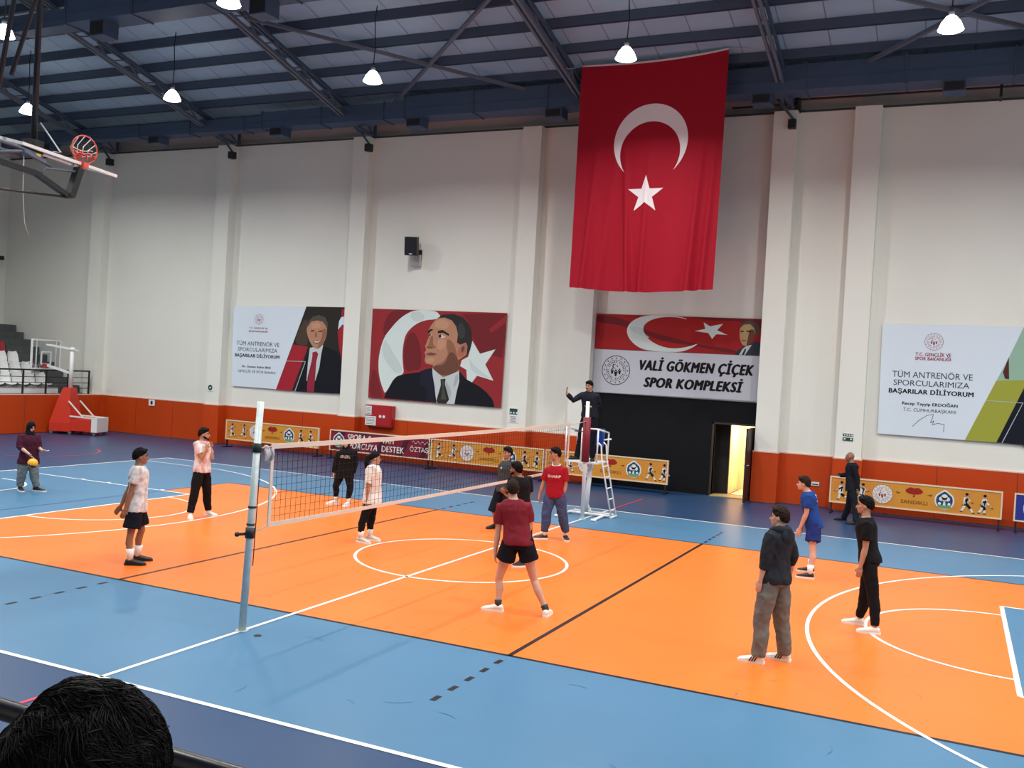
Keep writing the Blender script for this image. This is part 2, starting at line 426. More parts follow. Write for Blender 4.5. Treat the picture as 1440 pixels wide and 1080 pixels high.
# ------------------------------------------------------------------ pendant lamps
def lamp():
    t = thing('ceiling_lamp', 'x', 'lamp', (0, 0, 0), 'pendant lamps under the roof')
    b = MB(); b.tube([(0, 0, .12), (0, 0, .30)], .06, 14); part(b, 'lamp_housing', [M_STEEL2], t)
    b = MB(); b.tube([(0, 0, .16), (0, 0, .12), (0, 0, 0), (0, 0, -.14)], [.03, .10, .19, .25], 20, caps=False); part(b, 'reflector', [M_LAMPGLOW], t)
    b = MB(); b.ell((0, 0, -.14), (.235, .235, .05)); part(b, 'diffuser', [M_LAMPGLOW], t)
    b = MB(); b.tube([(0, 0, .28), (.03, 0, .8), (-.02, 0, 1.5), (.02, 0, 1.85)], .014, 6); part(b, 'cable', [M_BLACK], t)
    return t
lamp_lbl = {(-20.2, 7.0): 'bright pendant lamp at the upper left edge, behind the hanging hoop', (-14.05, 7.0): 'glowing pendant lamp between the first two roof trusses', (-7.05, 7.0): 'glowing pendant lamp above the big portrait on the back wall',
            (-0.05, 7.0): 'glowing pendant lamp just above the top edge of the flag', (6.85, 7.0): 'brightest pendant lamp, at the upper right of the hall', (-7.05, 1.5): 'pendant lamp at the top edge, right beside the upper left duct', (-14.05, 1.5): 'pendant lamp at the far left edge below the upper duct'}
L0 = None
for x, y in LAMP_XY:
    if L0 is None: o = L0 = lamp()
    else: o = copy_tree(L0)
    o.location = (x, y, LAMP_Z); o['label'] = lamp_lbl.get((x, y), 'pendant lamp, ' + ORD[LAMP_XY.index((x, y)) % 7] + ' from the left in the ' + ORD[LAMP_XY.index((x, y)) // 7] + ' row from the back wall')

# ------------------------------------------------------------------ measured shapes of the prints (metres on the wall) and body joints (metres)
POL = {
 'portrait': [
  ('pr_red', 0, [[-10.367,5.005],[-5.422,4.983],[-5.451,2.033],[-10.363,2.037]]),
  ('pr_dk', 1, [[-9.672,4.998],[-8.744,5.001],[-9.375,4.635],[-9.631,4.354],[-9.842,4.053],[-9.947,4.402]]),
  ('pr_dk', 1, [[-9.022,4.083],[-8.726,4.364],[-8.42,3.759],[-8.376,3.068],[-8.642,3.054],[-8.951,2.961],[-9.093,3.42]]),
  ('pr_dk', 0, [[-5.421,4.972],[-5.423,4.215],[-5.506,3.584],[-6.049,3.671],[-5.749,3.84],[-6.279,3.679],[-6.562,4.173],[-6.741,4.656],[-7.012,4.912]]),
  ('pr_dk2', 1, [[-10.363,2.037],[-10.247,3.13],[-10.041,2.826],[-9.895,2.362],[-9.76,2.056]]),
  ('pr_red', 0, [[-6.015,4.454],[-5.419,4.935],[-5.42,4.695],[-5.925,4.346]]),
  ('cr_wh', 1, [[-8.743,4.99],[-9.072,4.857],[-9.375,4.635],[-9.631,4.354],[-9.844,4.092],[-9.981,3.694],[-10.034,3.298],[-10.0,2.906],[-9.91,2.597],[-9.777,2.329],[-9.7,2.197],[-9.431,2.663],[-9.304,2.806],[-9.015,2.899],[-9.078,3.187],[-9.123,3.535],[-9.103,3.925],[-9.03,4.199],[-8.862,4.398],[-8.605,4.58],[-8.301,4.686],[-7.907,4.716],[-7.761,4.816],[-7.877,4.927],[-7.968,4.982],[-8.321,5.0]]),
  ('cr_sh', 1, [[-9.819,4.054],[-9.441,3.521],[-9.146,3.184],[-9.086,2.954],[-9.33,2.863],[-9.794,3.309],[-9.934,3.696]]),
  ('cr_sh', 1, [[-8.897,4.939],[-8.495,4.949],[-8.304,4.724],[-8.651,4.598],[-8.882,4.707]]),
  ('cr_wh', 0, [[-6.578,4.079],[-6.279,3.679],[-5.749,3.84],[-6.071,3.353],[-5.758,2.859],[-6.34,2.984],[-6.515,2.75],[-6.689,2.815],[-6.731,3.151],[-6.959,3.253],[-6.92,3.444],[-6.693,3.567]]),
  ('cr_sh', 0, [[-6.67,3.531],[-6.487,3.314],[-6.051,3.037],[-5.793,2.902],[-6.322,3.023],[-6.562,3.16]]),
  ('suit', 0, [[-9.737,2.065],[-9.637,2.299],[-9.431,2.663],[-9.281,2.807],[-8.947,2.903],[-8.459,2.986],[-8.2,3.096],[-7.974,3.146],[-7.573,2.88],[-7.028,3.136],[-6.712,2.851],[-6.236,2.653],[-5.974,2.482],[-5.754,2.273],[-5.664,2.03]]),
  ('suit_l', 0, [[-8.37,2.983],[-8.199,3.077],[-8.023,3.086],[-7.907,2.633],[-7.818,2.072],[-8.135,2.067],[-8.116,2.467],[-8.413,2.604]]),
  ('shirt', 0, [[-7.974,3.146],[-7.55,2.862],[-6.993,3.119],[-6.962,2.762],[-7.028,2.456],[-7.096,2.035],[-7.737,2.031],[-7.795,2.257],[-7.849,2.559],[-7.948,2.936]]),
  ('shirt_s', 1, [[-7.479,2.771],[-7.295,2.592],[-7.216,2.369],[-7.269,2.176],[-7.393,2.434]]),
  ('shirt_s', 1, [[-7.104,2.981],[-7.01,2.986],[-7.005,2.76],[-7.161,2.524],[-7.154,2.751]]),
  ('tie', 0, [[-7.646,2.8],[-7.461,2.829],[-7.472,2.657],[-7.29,2.174],[-7.389,2.031],[-7.693,2.026],[-7.751,2.107],[-7.621,2.611]]),
  ('tie_l', 0, [[-7.609,2.764],[-7.501,2.77],[-7.52,2.597],[-7.398,2.167],[-7.592,2.155],[-7.562,2.576]]),
  ('skin', 0, [[-7.867,4.775],[-7.609,4.82],[-7.301,4.734],[-7.159,4.53],[-7.1,4.267],[-7.126,4.001],[-6.993,3.931],[-6.806,4.014],[-6.715,3.905],[-6.74,3.64],[-6.924,3.519],[-7.047,3.438],[-6.974,3.29],[-6.992,3.1],[-7.55,2.862],[-7.96,3.127],[-7.945,3.243],[-8.212,3.276],[-8.271,3.381],[-8.243,3.555],[-8.287,3.63],[-8.227,3.728],[-8.282,3.822],[-8.233,3.958],[-8.157,4.153],[-8.191,4.344],[-8.113,4.5],[-7.991,4.656]]),
  ('skin_d', 1, [[-7.479,4.14],[-7.209,3.96],[-7.091,3.587],[-6.974,3.29],[-6.992,3.1],[-7.55,2.862],[-7.96,3.127],[-7.923,3.236],[-7.602,3.336],[-7.402,3.611],[-7.506,3.873]]),
  ('skin_dd', 1, [[-7.367,3.726],[-7.145,3.622],[-6.974,3.29],[-6.992,3.1],[-7.55,2.862],[-7.96,3.127],[-7.909,3.225],[-7.51,3.264]]),
  ('skin_l', 1, [[-7.906,4.697],[-7.604,4.744],[-7.422,4.597],[-7.496,4.405],[-7.845,4.432],[-7.981,4.504]]),
  ('skin_l', 1, [[-7.824,4.089],[-7.519,4.081],[-7.506,3.873],[-7.713,3.712],[-7.85,3.82]]),
  ('skin_l', 1, [[-8.223,3.46],[-7.961,3.491],[-7.868,3.399],[-8.037,3.296],[-8.205,3.307]]),
  ('skin_d', 1, [[-8.096,4.232],[-7.981,4.159],[-8.01,3.91],[-7.849,3.801],[-7.98,3.785],[-8.201,3.798],[-8.123,3.963]]),
  ('hair_dk', 0, [[-7.866,4.755],[-7.699,4.874],[-7.312,4.904],[-6.964,4.819],[-6.738,4.618],[-6.614,4.322],[-6.582,4.023],[-6.642,3.757],[-6.757,3.564],[-6.736,3.904],[-6.806,4.014],[-6.994,3.95],[-7.104,3.995],[-7.1,4.267],[-7.179,4.51],[-7.341,4.694],[-7.606,4.782]]),
  ('hair_g', 1, [[-7.081,4.645],[-6.906,4.575],[-6.825,4.314],[-6.918,4.104],[-7.074,4.192],[-7.109,4.418]]),
  ('ear', 1, [[-7.031,3.854],[-6.836,4.005],[-6.744,3.903],[-6.775,3.714],[-6.925,3.538],[-7.072,3.558],[-7.085,3.701]]),
  ('skin_dd', 1, [[-6.966,3.838],[-6.843,3.918],[-6.822,3.787],[-6.933,3.651]]),
  ('brow', 0, [[-8.212,4.324],[-8.107,4.404],[-7.996,4.381],[-8.102,4.327],[-8.176,4.237]]),
  ('brow', 0, [[-7.84,4.348],[-7.668,4.384],[-7.409,4.256],[-7.44,4.202],[-7.641,4.294],[-7.827,4.272]]),
  ('eyew', 0, [[-8.147,4.211],[-8.053,4.241],[-8.082,4.156],[-8.143,4.146]]),
  ('brow', 0, [[-8.149,4.23],[-8.088,4.244],[-8.092,4.163],[-8.136,4.162]]),
  ('eyew', 0, [[-7.817,4.184],[-7.702,4.238],[-7.532,4.157],[-7.673,4.113]]),
  ('brow', 0, [[-7.809,4.196],[-7.712,4.245],[-7.697,4.147],[-7.774,4.136]]),
  ('lip', 0, [[-8.219,3.606],[-8.059,3.651],[-7.806,3.601],[-7.965,3.548],[-8.185,3.546]]),
  ('skin_dd', 0, [[-8.21,3.591],[-8.035,3.614],[-7.806,3.601],[-8.032,3.576]]),
  ('skin_dd', 0, [[-8.212,3.844],[-8.136,3.816],[-7.981,3.807],[-8.023,3.775],[-8.19,3.776]]),
 ],
 'minister': [
  ('paper', 0, [[-16.315,4.95],[-11.419,5.029],[-11.401,2.092],[-16.147,2.098]]),
  ('pb_dk', 0, [[-13.07,5.011],[-11.419,5.022],[-11.405,2.098],[-14.192,2.079]]),
  ('pb_br', 1, [[-13.224,4.495],[-12.96,4.605],[-12.952,3.857],[-12.918,3.654],[-13.551,3.687]]),
  ('fl_red', 0, [[-13.55,3.68],[-12.917,3.637],[-13.004,3.378],[-13.508,2.079],[-14.192,2.079],[-13.86,2.892]]),
  ('fl_red', 0, [[-11.59,4.945],[-11.416,4.989],[-11.407,4.716],[-11.612,4.67]]),
  ('paper', 0, [[-11.613,4.677],[-11.408,4.732],[-11.408,4.432],[-11.557,4.428],[-11.706,4.255],[-11.685,4.541]]),
  ('fl_red', 0, [[-11.408,4.432],[-11.389,3.449],[-11.439,3.112],[-11.626,3.639],[-11.723,4.205],[-11.555,4.411]]),
  ('suit', 0, [[-12.831,3.589],[-12.259,3.687],[-11.658,3.504],[-11.425,3.013],[-11.409,2.098],[-13.338,2.069],[-13.129,2.723],[-12.996,3.242]]),
  ('shirt', 0, [[-12.831,3.596],[-12.281,3.713],[-12.343,3.407],[-12.395,2.931],[-12.53,2.484],[-12.903,2.463],[-12.88,3.077]]),
  ('tie_r', 0, [[-12.717,3.441],[-12.555,3.489],[-12.467,3.401],[-12.531,3.127],[-12.541,2.652],[-12.567,2.091],[-12.858,2.091],[-12.868,2.567],[-12.738,3.118],[-12.709,3.323]]),
  ('skin', 1, [[-12.965,4.367],[-12.83,4.524],[-12.504,4.601],[-12.25,4.49],[-12.155,4.291],[-12.16,4.055],[-12.247,3.816],[-12.359,3.643],[-12.559,3.55],[-12.732,3.661],[-12.867,3.826],[-12.963,4.026],[-13.018,4.229]]),
  ('skin_d', 1, [[-12.36,4.284],[-12.161,4.257],[-12.179,4.021],[-12.359,3.643],[-12.559,3.55],[-12.429,3.775],[-12.342,4.015]]),
  ('skin_l', 1, [[-12.823,4.422],[-12.496,4.483],[-12.403,4.317],[-12.606,4.276],[-12.834,4.269]]),
  ('hair_g2', 0, [[-13.003,4.315],[-12.933,4.521],[-12.757,4.679],[-12.513,4.736],[-12.261,4.659],[-12.138,4.46],[-12.143,4.224],[-12.222,4.373],[-12.353,4.504],[-12.583,4.548],[-12.828,4.5],[-12.935,4.351]]),
  ('brow', 0, [[-12.837,4.194],[-12.685,4.213],[-12.682,4.172],[-12.826,4.154]]),
  ('brow', 0, [[-12.509,4.185],[-12.347,4.211],[-12.344,4.17],[-12.499,4.151]]),
  ('skin_d', 1, [[-12.64,4.157],[-12.578,4.159],[-12.537,3.974],[-12.668,3.962]]),
  ('skin_dd', 1, [[-12.745,3.871],[-12.536,3.839],[-12.326,3.897],[-12.457,3.757],[-12.613,3.741]]),
  ('eyew', 0, [[-12.694,3.853],[-12.535,3.825],[-12.374,3.875],[-12.484,3.79],[-12.615,3.781]]),
  ('shirt_s', 0, [[-13.789,3.109],[-12.98,3.127],[-12.978,3.106],[-13.787,3.089]]),
  ('shirt_s', 0, [[-13.003,3.105],[-12.974,3.106],[-13.347,2.068],[-13.381,2.066]]),
 ],
 'flagbanner': [
  ('fb_red', 0, [[-2.486,5.043],[2.42,5.018],[2.415,4.002],[-2.472,4.005]]),
  ('pr_dk', 1, [[-2.474,5.019],[-1.713,4.946],[-0.821,4.557],[-0.059,4.401],[0.596,4.245],[1.722,4.157],[1.722,3.998],[0.598,4.2],[-0.332,4.277],[-1.207,4.59],[-1.898,4.754],[-2.47,4.784]]),
  ('pr_dk', 0, [[0.32,5.026],[2.411,5.013],[2.418,4.755],[1.674,4.952],[1.008,4.933]]),
  ('cr_wh', 1, [[-0.756,5.042],[-1.134,4.986],[-1.413,4.815],[-1.52,4.58],[-1.407,4.305],[-1.078,4.063],[-0.693,4.001],[-0.314,3.99],[0.15,4.01],[0.421,4.112],[0.684,4.294],[0.371,4.168],[-0.04,4.093],[-0.417,4.136],[-0.757,4.283],[-0.96,4.483],[-1.02,4.689],[-0.887,4.854],[-0.609,4.968],[-0.282,5.009],[0.045,5.0],[0.325,4.935],[0.136,5.011],[-0.237,5.042]]),
  ('cr_sh', 1, [[-1.455,4.698],[-1.02,4.689],[-0.96,4.483],[-0.763,4.375],[-1.004,4.412],[-1.399,4.584]]),
  ('cr_wh', 0, [[0.762,4.881],[0.95,4.774],[1.317,4.853],[1.158,4.669],[1.455,4.546],[1.142,4.557],[1.029,4.419],[0.916,4.581],[0.518,4.625],[0.819,4.694]]),
  ('suit_g', 0, [[1.687,3.996],[1.767,4.137],[1.979,4.256],[2.295,4.422],[2.392,4.317],[2.411,4.002]]),
  ('shirt', 0, [[1.81,3.997],[1.897,4.173],[2.001,4.257],[2.151,4.298],[1.972,4.0]]),
  ('tie', 0, [[1.885,4.001],[1.962,4.176],[2.006,4.178],[1.95,4.003]]),
  ('skin_o', 1, [[1.795,4.779],[1.896,4.915],[2.113,4.943],[2.23,4.793],[2.221,4.573],[2.104,4.349],[1.98,4.247],[1.867,4.296],[1.789,4.514]]),
  ('skin_dd', 1, [[2.059,4.744],[2.222,4.705],[2.192,4.484],[2.064,4.304],[1.988,4.256],[2.031,4.478]]),
  ('hair_g2', 0, [[1.784,4.735],[1.845,4.891],[2.067,4.973],[2.289,4.891],[2.346,4.665],[2.269,4.509],[2.194,4.748],[2.074,4.867],[1.9,4.849]]),
  ('brow', 0, [[1.814,4.669],[1.901,4.685],[1.903,4.65],[1.821,4.634]]),
  ('brow', 0, [[1.975,4.688],[2.106,4.684],[2.109,4.644],[1.982,4.653]]),
  ('lip', 0, [[1.86,4.419],[1.978,4.424],[1.971,4.388],[1.871,4.384]]),
 ],
 'namepanel': [
  ('panel_w', 0, [[-2.471,3.991],[2.416,3.993],[2.421,2.74],[-2.468,2.717]]),
 ],
 'president': [
  ('paper', 0, [[5.504,4.988],[8.836,5.005],[8.972,2.091],[5.551,2.099]]),
  ('p4_gr', 0, [[8.83,5.113],[8.911,3.685],[8.255,3.632],[8.501,4.23]]),
  ('p4_mar', 0, [[8.5,4.246],[8.538,3.688],[8.443,3.699],[8.39,3.861]]),
  ('p4_ol', 0, [[8.255,3.639],[8.91,3.692],[8.916,3.594],[8.343,2.094],[7.624,2.088]]),
  ('suit_b', 0, [[8.916,3.594],[9.002,2.077],[8.343,2.094]]),
  ('shirt_s', 0, [[8.061,3.136],[8.884,3.127],[8.885,3.11],[8.062,3.123]]),
  ('shirt_s', 0, [[8.87,3.126],[8.887,3.127],[8.479,2.089],[8.458,2.09]]),
 ],
}
TXT = [
 ('T.C. GENÇLİK VE', 6.351, 7.19, 4.181, 0.089, 'maroon', 0.02, 0),
 ('SPOR BAKANLIĞI', 6.344, 7.191, 4.076, 0.082, 'maroon', 0.02, 0),
 ('TÜM ANTRENÖR VE', 5.819, 7.719, 3.611, 0.159, 'ink', 0, 0),
 ('SPORCULARIMIZA', 5.863, 7.656, 3.401, 0.145, 'ink', 0, 0),
 ('BAŞARILAR DİLİYORUM', 5.756, 7.764, 3.196, 0.117, 'black', 0.03, 0),
 ('Recep Tayyip ERDOĞAN', 6.101, 7.416, 2.904, 0.075, 'black', 0.02, 0),
 ('T.C. CUMHURBAŞKANI', 6.135, 7.383, 2.74, 0.083, 'ink', 0, 0),
 ('T.C. GENÇLİK VE', -15.514, -14.695, 4.171, 0.056, 'maroon', 0.02, 0),
 ('SPOR BAKANLIĞI', -15.524, -14.687, 4.055, 0.056, 'maroon', 0.02, 0),
 ('TÜM ANTRENÖR VE', -16.041, -14.145, 3.57, 0.148, 'ink', 0, 0),
 ('SPORCULARIMIZA', -15.973, -14.213, 3.363, 0.134, 'ink', 0, 0),
 ('BAŞARILAR DİLİYORUM', -16.094, -14.11, 3.159, 0.113, 'black', 0.03, 0),
 ('Dr. Osman Aşkın BAK', -15.751, -14.448, 2.792, 0.071, 'black', 0.02, 0),
 ('GENÇLİK VE SPOR BAKANI', -15.91, -14.254, 2.615, 0.084, 'ink', 0, 0),
 ('VALİ GÖKMEN ÇİÇEK', -1.056, 2.254, 3.446, 0.286, 'black', 0.06, 0.25),
 ('SPOR KOMPLEKSİ', -0.901, 1.991, 2.96, 0.276, 'black', 0.06, 0.25),
]
SIG = [[6.377, 2.343], [6.534, 2.519], [6.714, 2.658], [6.862, 2.695], [6.843, 2.592], [6.803, 2.47], [6.878, 2.527], [6.853, 2.423], [6.974, 2.473], [7.13, 2.45], [7.122, 2.257]]
POSE = {
 'purple': {"heelL":[-10.7,0.26,0.0],"toeL":[-10.448,0.358,0.0],"anL":[-10.644,0.282,0.085],"heelR":[-10.958,0.113,0.0],"toeR":[-10.711,0.005,0.0],"anR":[-10.903,0.089,0.085],"shL":[-10.754,0.309,1.171],"elL":[-10.678,0.323,0.943],"wrL":[-10.486,0.243,0.918],"tipL":[-10.431,0.313,0.896],"hipL":[-10.75,0.264,0.652],"knL":[-10.682,0.247,0.354],"shR":[-10.832,0.014,1.176],"elR":[-10.772,-0.071,0.972],"wrR":[-10.493,-0.042,0.835],"tipR":[-10.466,-0.009,0.774],"hipR":[-10.822,0.076,0.657],"knR":[-10.842,0.063,0.352],"neck":[-10.772,0.188,1.219],"head":[-10.754,0.165,1.365],"top":[-10.763,0.153,1.525],"face":[0.998,-0.064,0.0],"body":[0.947,-0.32,0.0]},
 'white1': {"heelL":[-3.791,-3.511,0.0],"toeL":[-3.587,-3.334,0.0],"anL":[-3.746,-3.472,0.085],"heelR":[-3.642,-3.788,0.0],"toeR":[-3.426,-3.625,0.0],"anR":[-3.594,-3.752,0.085],"shL":[-3.762,-3.45,1.379],"elL":[-3.898,-3.589,1.025],"wrL":[-3.945,-3.637,0.84],"tipL":[-3.982,-3.674,0.762],"hipL":[-3.731,-3.545,0.743],"knL":[-3.692,-3.457,0.469],"shR":[-3.57,-3.766,1.411],"elR":[-3.597,-3.794,1.103],"wrR":[-3.651,-3.849,0.786],"tipR":[-3.68,-3.879,0.678],"hipR":[-3.613,-3.682,0.772],"knR":[-3.624,-3.734,0.458],"neck":[-3.66,-3.601,1.464],"head":[-3.651,-3.588,1.602],"top":[-3.664,-3.602,1.726],"face":[0.698,0.716,0.0],"body":[0.633,0.774,0.0]},
 'white2': {"heelL":[-5.979,0.417,0.0],"toeL":[-5.709,0.428,0.0],"anL":[-5.919,0.419,0.085],"heelR":[-5.955,-0.039,0.0],"toeR":[-5.756,-0.221,0.0],"anR":[-5.911,-0.079,0.085],"shL":[-5.966,0.335,1.415],"elL":[-5.799,0.325,1.137],"wrL":[-5.838,0.317,1.329],"tipL":[-5.841,0.314,1.465],"hipL":[-5.9,0.289,0.799],"knL":[-5.9,0.343,0.443],"shR":[-5.896,-0.024,1.428],"elR":[-5.785,0.01,1.157],"wrR":[-5.685,0.034,1.357],"tipR":[-5.68,0.038,1.487],"hipR":[-5.907,0.071,0.815],"knR":[-5.894,-0.011,0.467],"neck":[-5.927,0.159,1.494],"head":[-5.892,0.171,1.642],"top":[-5.896,0.167,1.748],"face":[0.887,0.462,0.0],"body":[0.976,0.217,0.0]},
 'ponytail': {"heelL":[-2.147,0.373,0.0],"toeL":[-1.877,0.379,0.0],"anL":[-2.087,0.374,0.085],"heelR":[-2.15,0.085,0.0],"toeR":[-1.881,0.067,0.0],"anR":[-2.091,0.081,0.085],"shL":[-2.094,0.438,1.292],"elL":[-2.055,0.463,0.978],"wrL":[-2.029,0.48,0.761],"tipL":[-2.016,0.488,0.643],"hipL":[-2.045,0.363,0.672],"knL":[-2.064,0.373,0.393],"shR":[-1.956,0.1,1.325],"elR":[-1.991,0.077,1.027],"wrR":[-1.988,0.079,0.795],"tipR":[-1.975,0.087,0.679],"hipR":[-1.985,0.188,0.697],"knR":[-2.069,0.117,0.413],"neck":[-2.024,0.269,1.369],"head":[-2.002,0.287,1.497],"top":[-2.013,0.28,1.624],"face":[0.789,0.615,0.0],"body":[0.789,0.615,0.0]},
 'blackhoodie': {"heelL":[-4.736,3.568,0.0],"toeL":[-4.69,3.302,0.0],"anL":[-4.726,3.509,0.085],"heelR":[-5.033,3.565,0.0],"toeR":[-5.17,3.332,0.0],"anR":[-5.064,3.513,0.085],"shL":[-4.694,3.612,1.18],"elL":[-4.674,3.625,0.914],"wrL":[-4.704,3.605,0.73],"tipL":[-4.709,3.601,0.584],"hipL":[-4.79,3.564,0.652],"knL":[-4.708,3.535,0.42],"shR":[-5.009,3.469,1.148],"elR":[-5.067,3.429,0.902],"wrR":[-5.079,3.421,0.732],"tipR":[-5.084,3.418,0.61],"hipR":[-4.949,3.492,0.642],"knR":[-5.034,3.447,0.418],"neck":[-4.849,3.543,1.255],"head":[-4.851,3.505,1.383],"top":[-4.856,3.501,1.504],"face":[0.338,-0.941,0.0],"body":[0.419,-0.908,0.0]},
 'maroon': {"heelL":[2.09,-2.776,0.0],"toeL":[1.827,-2.84,0.0],"anL":[2.031,-2.791,0.085],"heelR":[2.671,-2.705,0.0],"toeR":[2.63,-2.438,0.0],"anR":[2.662,-2.646,0.085],"shL":[1.997,-2.767,1.38],"elL":[1.962,-2.782,1.057],"wrL":[1.942,-2.791,0.784],"tipL":[1.944,-2.79,0.656],"hipL":[2.167,-2.788,0.862],"knL":[1.985,-2.73,0.409],"shR":[2.301,-2.668,1.403],"elR":[2.338,-2.608,1.13],"wrR":[2.217,-2.443,1.007],"tipR":[2.131,-2.349,1.047],"hipR":[2.363,-2.72,0.878],"knR":[2.45,-2.601,0.441],"neck":[2.137,-2.723,1.501],"head":[2.108,-2.703,1.644],"top":[2.1,-2.706,1.754],"face":[-0.48,0.877,0.0],"body":[-0.321,0.947,0.0]},
 'sharp': {"heelL":[0.661,3.022,0.0],"toeL":[0.804,2.793,0.0],"anL":[0.693,2.971,0.085],"heelR":[0.392,2.774,0.0],"toeR":[0.176,2.612,0.0],"anR":[0.344,2.738,0.085],"shL":[0.638,2.852,1.35],"elL":[0.676,2.868,1.061],"wrL":[0.626,2.848,0.827],"tipL":[0.598,2.836,0.672],"hipL":[0.569,2.85,0.802],"knL":[0.64,2.883,0.486],"shR":[0.307,2.82,1.321],"elR":[0.238,2.792,1.059],"wrR":[0.184,2.77,0.822],"tipR":[0.183,2.77,0.715],"hipR":[0.394,2.83,0.786],"knR":[0.361,2.749,0.487],"neck":[0.474,2.837,1.428],"head":[0.452,2.797,1.621],"top":[0.454,2.797,1.774],"face":[-0.799,-0.601,0.0],"body":[0.121,-0.993,0.0]},
 'blackmid': {"heelL":[1.057,0.207,0.0],"toeL":[0.993,-0.055,0.0],"anL":[1.043,0.149,0.085],"heelR":[1.171,0.208,0.0],"toeR":[1.03,-0.022,0.0],"anR":[1.14,0.157,0.085],"shL":[0.884,-0.065,1.398],"elL":[0.889,-0.118,1.186],"wrL":[0.784,-0.087,1.202],"tipL":[0.735,-0.109,1.236],"hipL":[0.978,0.04,0.725],"knL":[0.973,0.103,0.35],"shR":[1.028,0.251,1.406],"elR":[1.051,0.261,1.168],"wrR":[1.029,0.252,0.951],"tipR":[1.007,0.242,0.827],"hipR":[1.051,0.198,0.714],"knR":[1.061,0.188,0.35],"neck":[0.952,0.091,1.463],"head":[0.874,0.082,1.593],"top":[0.86,0.076,1.708],"face":[-0.994,0.108,0.0],"body":[-0.897,0.442,0.0]},
 'greypolo': {"heelL":[-0.553,3.275,0.0],"toeL":[-0.622,3.014,0.0],"anL":[-0.568,3.217,0.085],"heelR":[-0.898,3.238,0.0],"toeR":[-1.012,2.993,0.0],"anR":[-0.924,3.184,0.085],"shL":[-0.576,3.139,1.281],"elL":[-0.539,3.157,1.024],"wrL":[-0.561,3.146,0.8],"tipL":[-0.579,3.138,0.688],"hipL":[-0.65,3.175,0.695],"knL":[-0.624,3.166,0.346],"shR":[-0.878,3.279,1.251],"elR":[-0.881,3.277,0.98],"wrR":[-0.904,3.267,0.754],"tipR":[-0.916,3.261,0.659],"hipR":[-0.889,3.204,0.667],"knR":[-0.945,3.152,0.311],"neck":[-0.745,3.201,1.373],"head":[-0.738,3.181,1.531],"top":[-0.728,3.185,1.666],"face":[-0.421,-0.907,0.0],"body":[-0.34,-0.94,0.0]},
 'hoodie': {"heelL":[5.553,-3.049,0.0],"toeL":[5.283,-3.069,0.0],"anL":[5.493,-3.054,0.085],"heelR":[5.803,-2.777,0.0],"toeR":[5.537,-2.726,0.0],"anR":[5.744,-2.765,0.085],"shL":[5.535,-3.073,1.474],"elL":[5.512,-3.076,1.202],"wrL":[5.472,-3.083,0.964],"tipL":[5.43,-3.09,0.773],"hipL":[5.545,-2.996,0.829],"knL":[5.495,-3.011,0.477],"shR":[5.72,-2.744,1.453],"elR":[5.768,-2.736,1.23],"wrR":[5.728,-2.641,0.981],"tipR":[5.632,-2.555,0.856],"hipR":[5.675,-2.826,0.816],"knR":[5.683,-2.782,0.459],"neck":[5.621,-2.909,1.547],"head":[5.611,-2.893,1.685],"top":[5.613,-2.893,1.807],"face":[-0.995,0.1,0.0],"body":[-0.901,0.434,0.0]},
 'blue': {"heelL":[5.382,2.452,0.0],"toeL":[5.115,2.417,0.0],"anL":[5.323,2.444,0.085],"heelR":[5.317,3.004,0.0],"toeR":[5.048,2.993,0.0],"anR":[5.257,3.002,0.085],"shL":[5.24,2.541,1.329],"elL":[5.197,2.536,1.076],"wrL":[5.105,2.574,0.811],"tipL":[5.074,2.57,0.688],"hipL":[5.357,2.644,0.759],"knL":[5.328,2.55,0.492],"shR":[5.186,2.885,1.305],"elR":[5.156,2.881,1.043],"wrR":[5.095,2.772,0.804],"tipR":[5.075,2.77,0.689],"hipR":[5.318,2.814,0.751],"knR":[5.296,2.917,0.434],"neck":[5.175,2.708,1.427],"head":[5.1,2.706,1.559],"top":[5.089,2.705,1.68],"face":[-0.999,-0.041,0.0],"body":[-0.991,0.134,0.0]},
 'blacktee': {"heelL":[6.645,-0.76,0.0],"toeL":[6.376,-0.78,0.0],"anL":[6.585,-0.764,0.085],"heelR":[6.419,-0.368,0.0],"toeR":[6.149,-0.364,0.0],"anR":[6.359,-0.367,0.085],"shL":[6.414,-0.748,1.409],"elL":[6.408,-0.748,1.124],"wrL":[6.361,-0.751,0.862],"tipL":[6.342,-0.753,0.731],"hipL":[6.455,-0.656,0.95],"knL":[6.541,-0.703,0.459],"shR":[6.442,-0.39,1.369],"elR":[6.459,-0.389,1.079],"wrR":[6.424,-0.391,0.819],"tipR":[6.413,-0.392,0.696],"hipR":[6.474,-0.477,0.925],"knR":[6.409,-0.417,0.396],"neck":[6.376,-0.573,1.499],"head":[6.356,-0.569,1.645],"top":[6.348,-0.569,1.784],"face":[-1.0,0.014,0.0],"body":[-0.995,0.101,0.0]},
 'suit': {"heelL":[5.442,9.866,0.0],"toeL":[5.173,9.841,0.0],"anL":[5.382,9.861,0.085],"heelR":[5.111,10.418,0.0],"toeR":[4.842,10.393,0.0],"anR":[5.051,10.413,0.085],"shL":[5.285,9.979,1.376],"elL":[5.341,9.984,1.095],"wrL":[5.356,9.986,0.828],"tipL":[5.355,9.986,0.713],"hipL":[5.263,10.059,0.79],"knL":[5.323,9.973,0.442],"shR":[5.228,10.302,1.349],"elR":[5.098,10.289,1.142],"wrR":[4.992,10.33,1.12],"tipR":[4.898,10.321,1.121],"hipR":[5.216,10.219,0.771],"knR":[5.157,10.331,0.408],"neck":[5.185,10.134,1.455],"head":[5.128,10.141,1.578],"top":[5.12,10.14,1.707],"face":[-0.997,0.082,0.0],"body":[-0.941,0.337,0.0]},
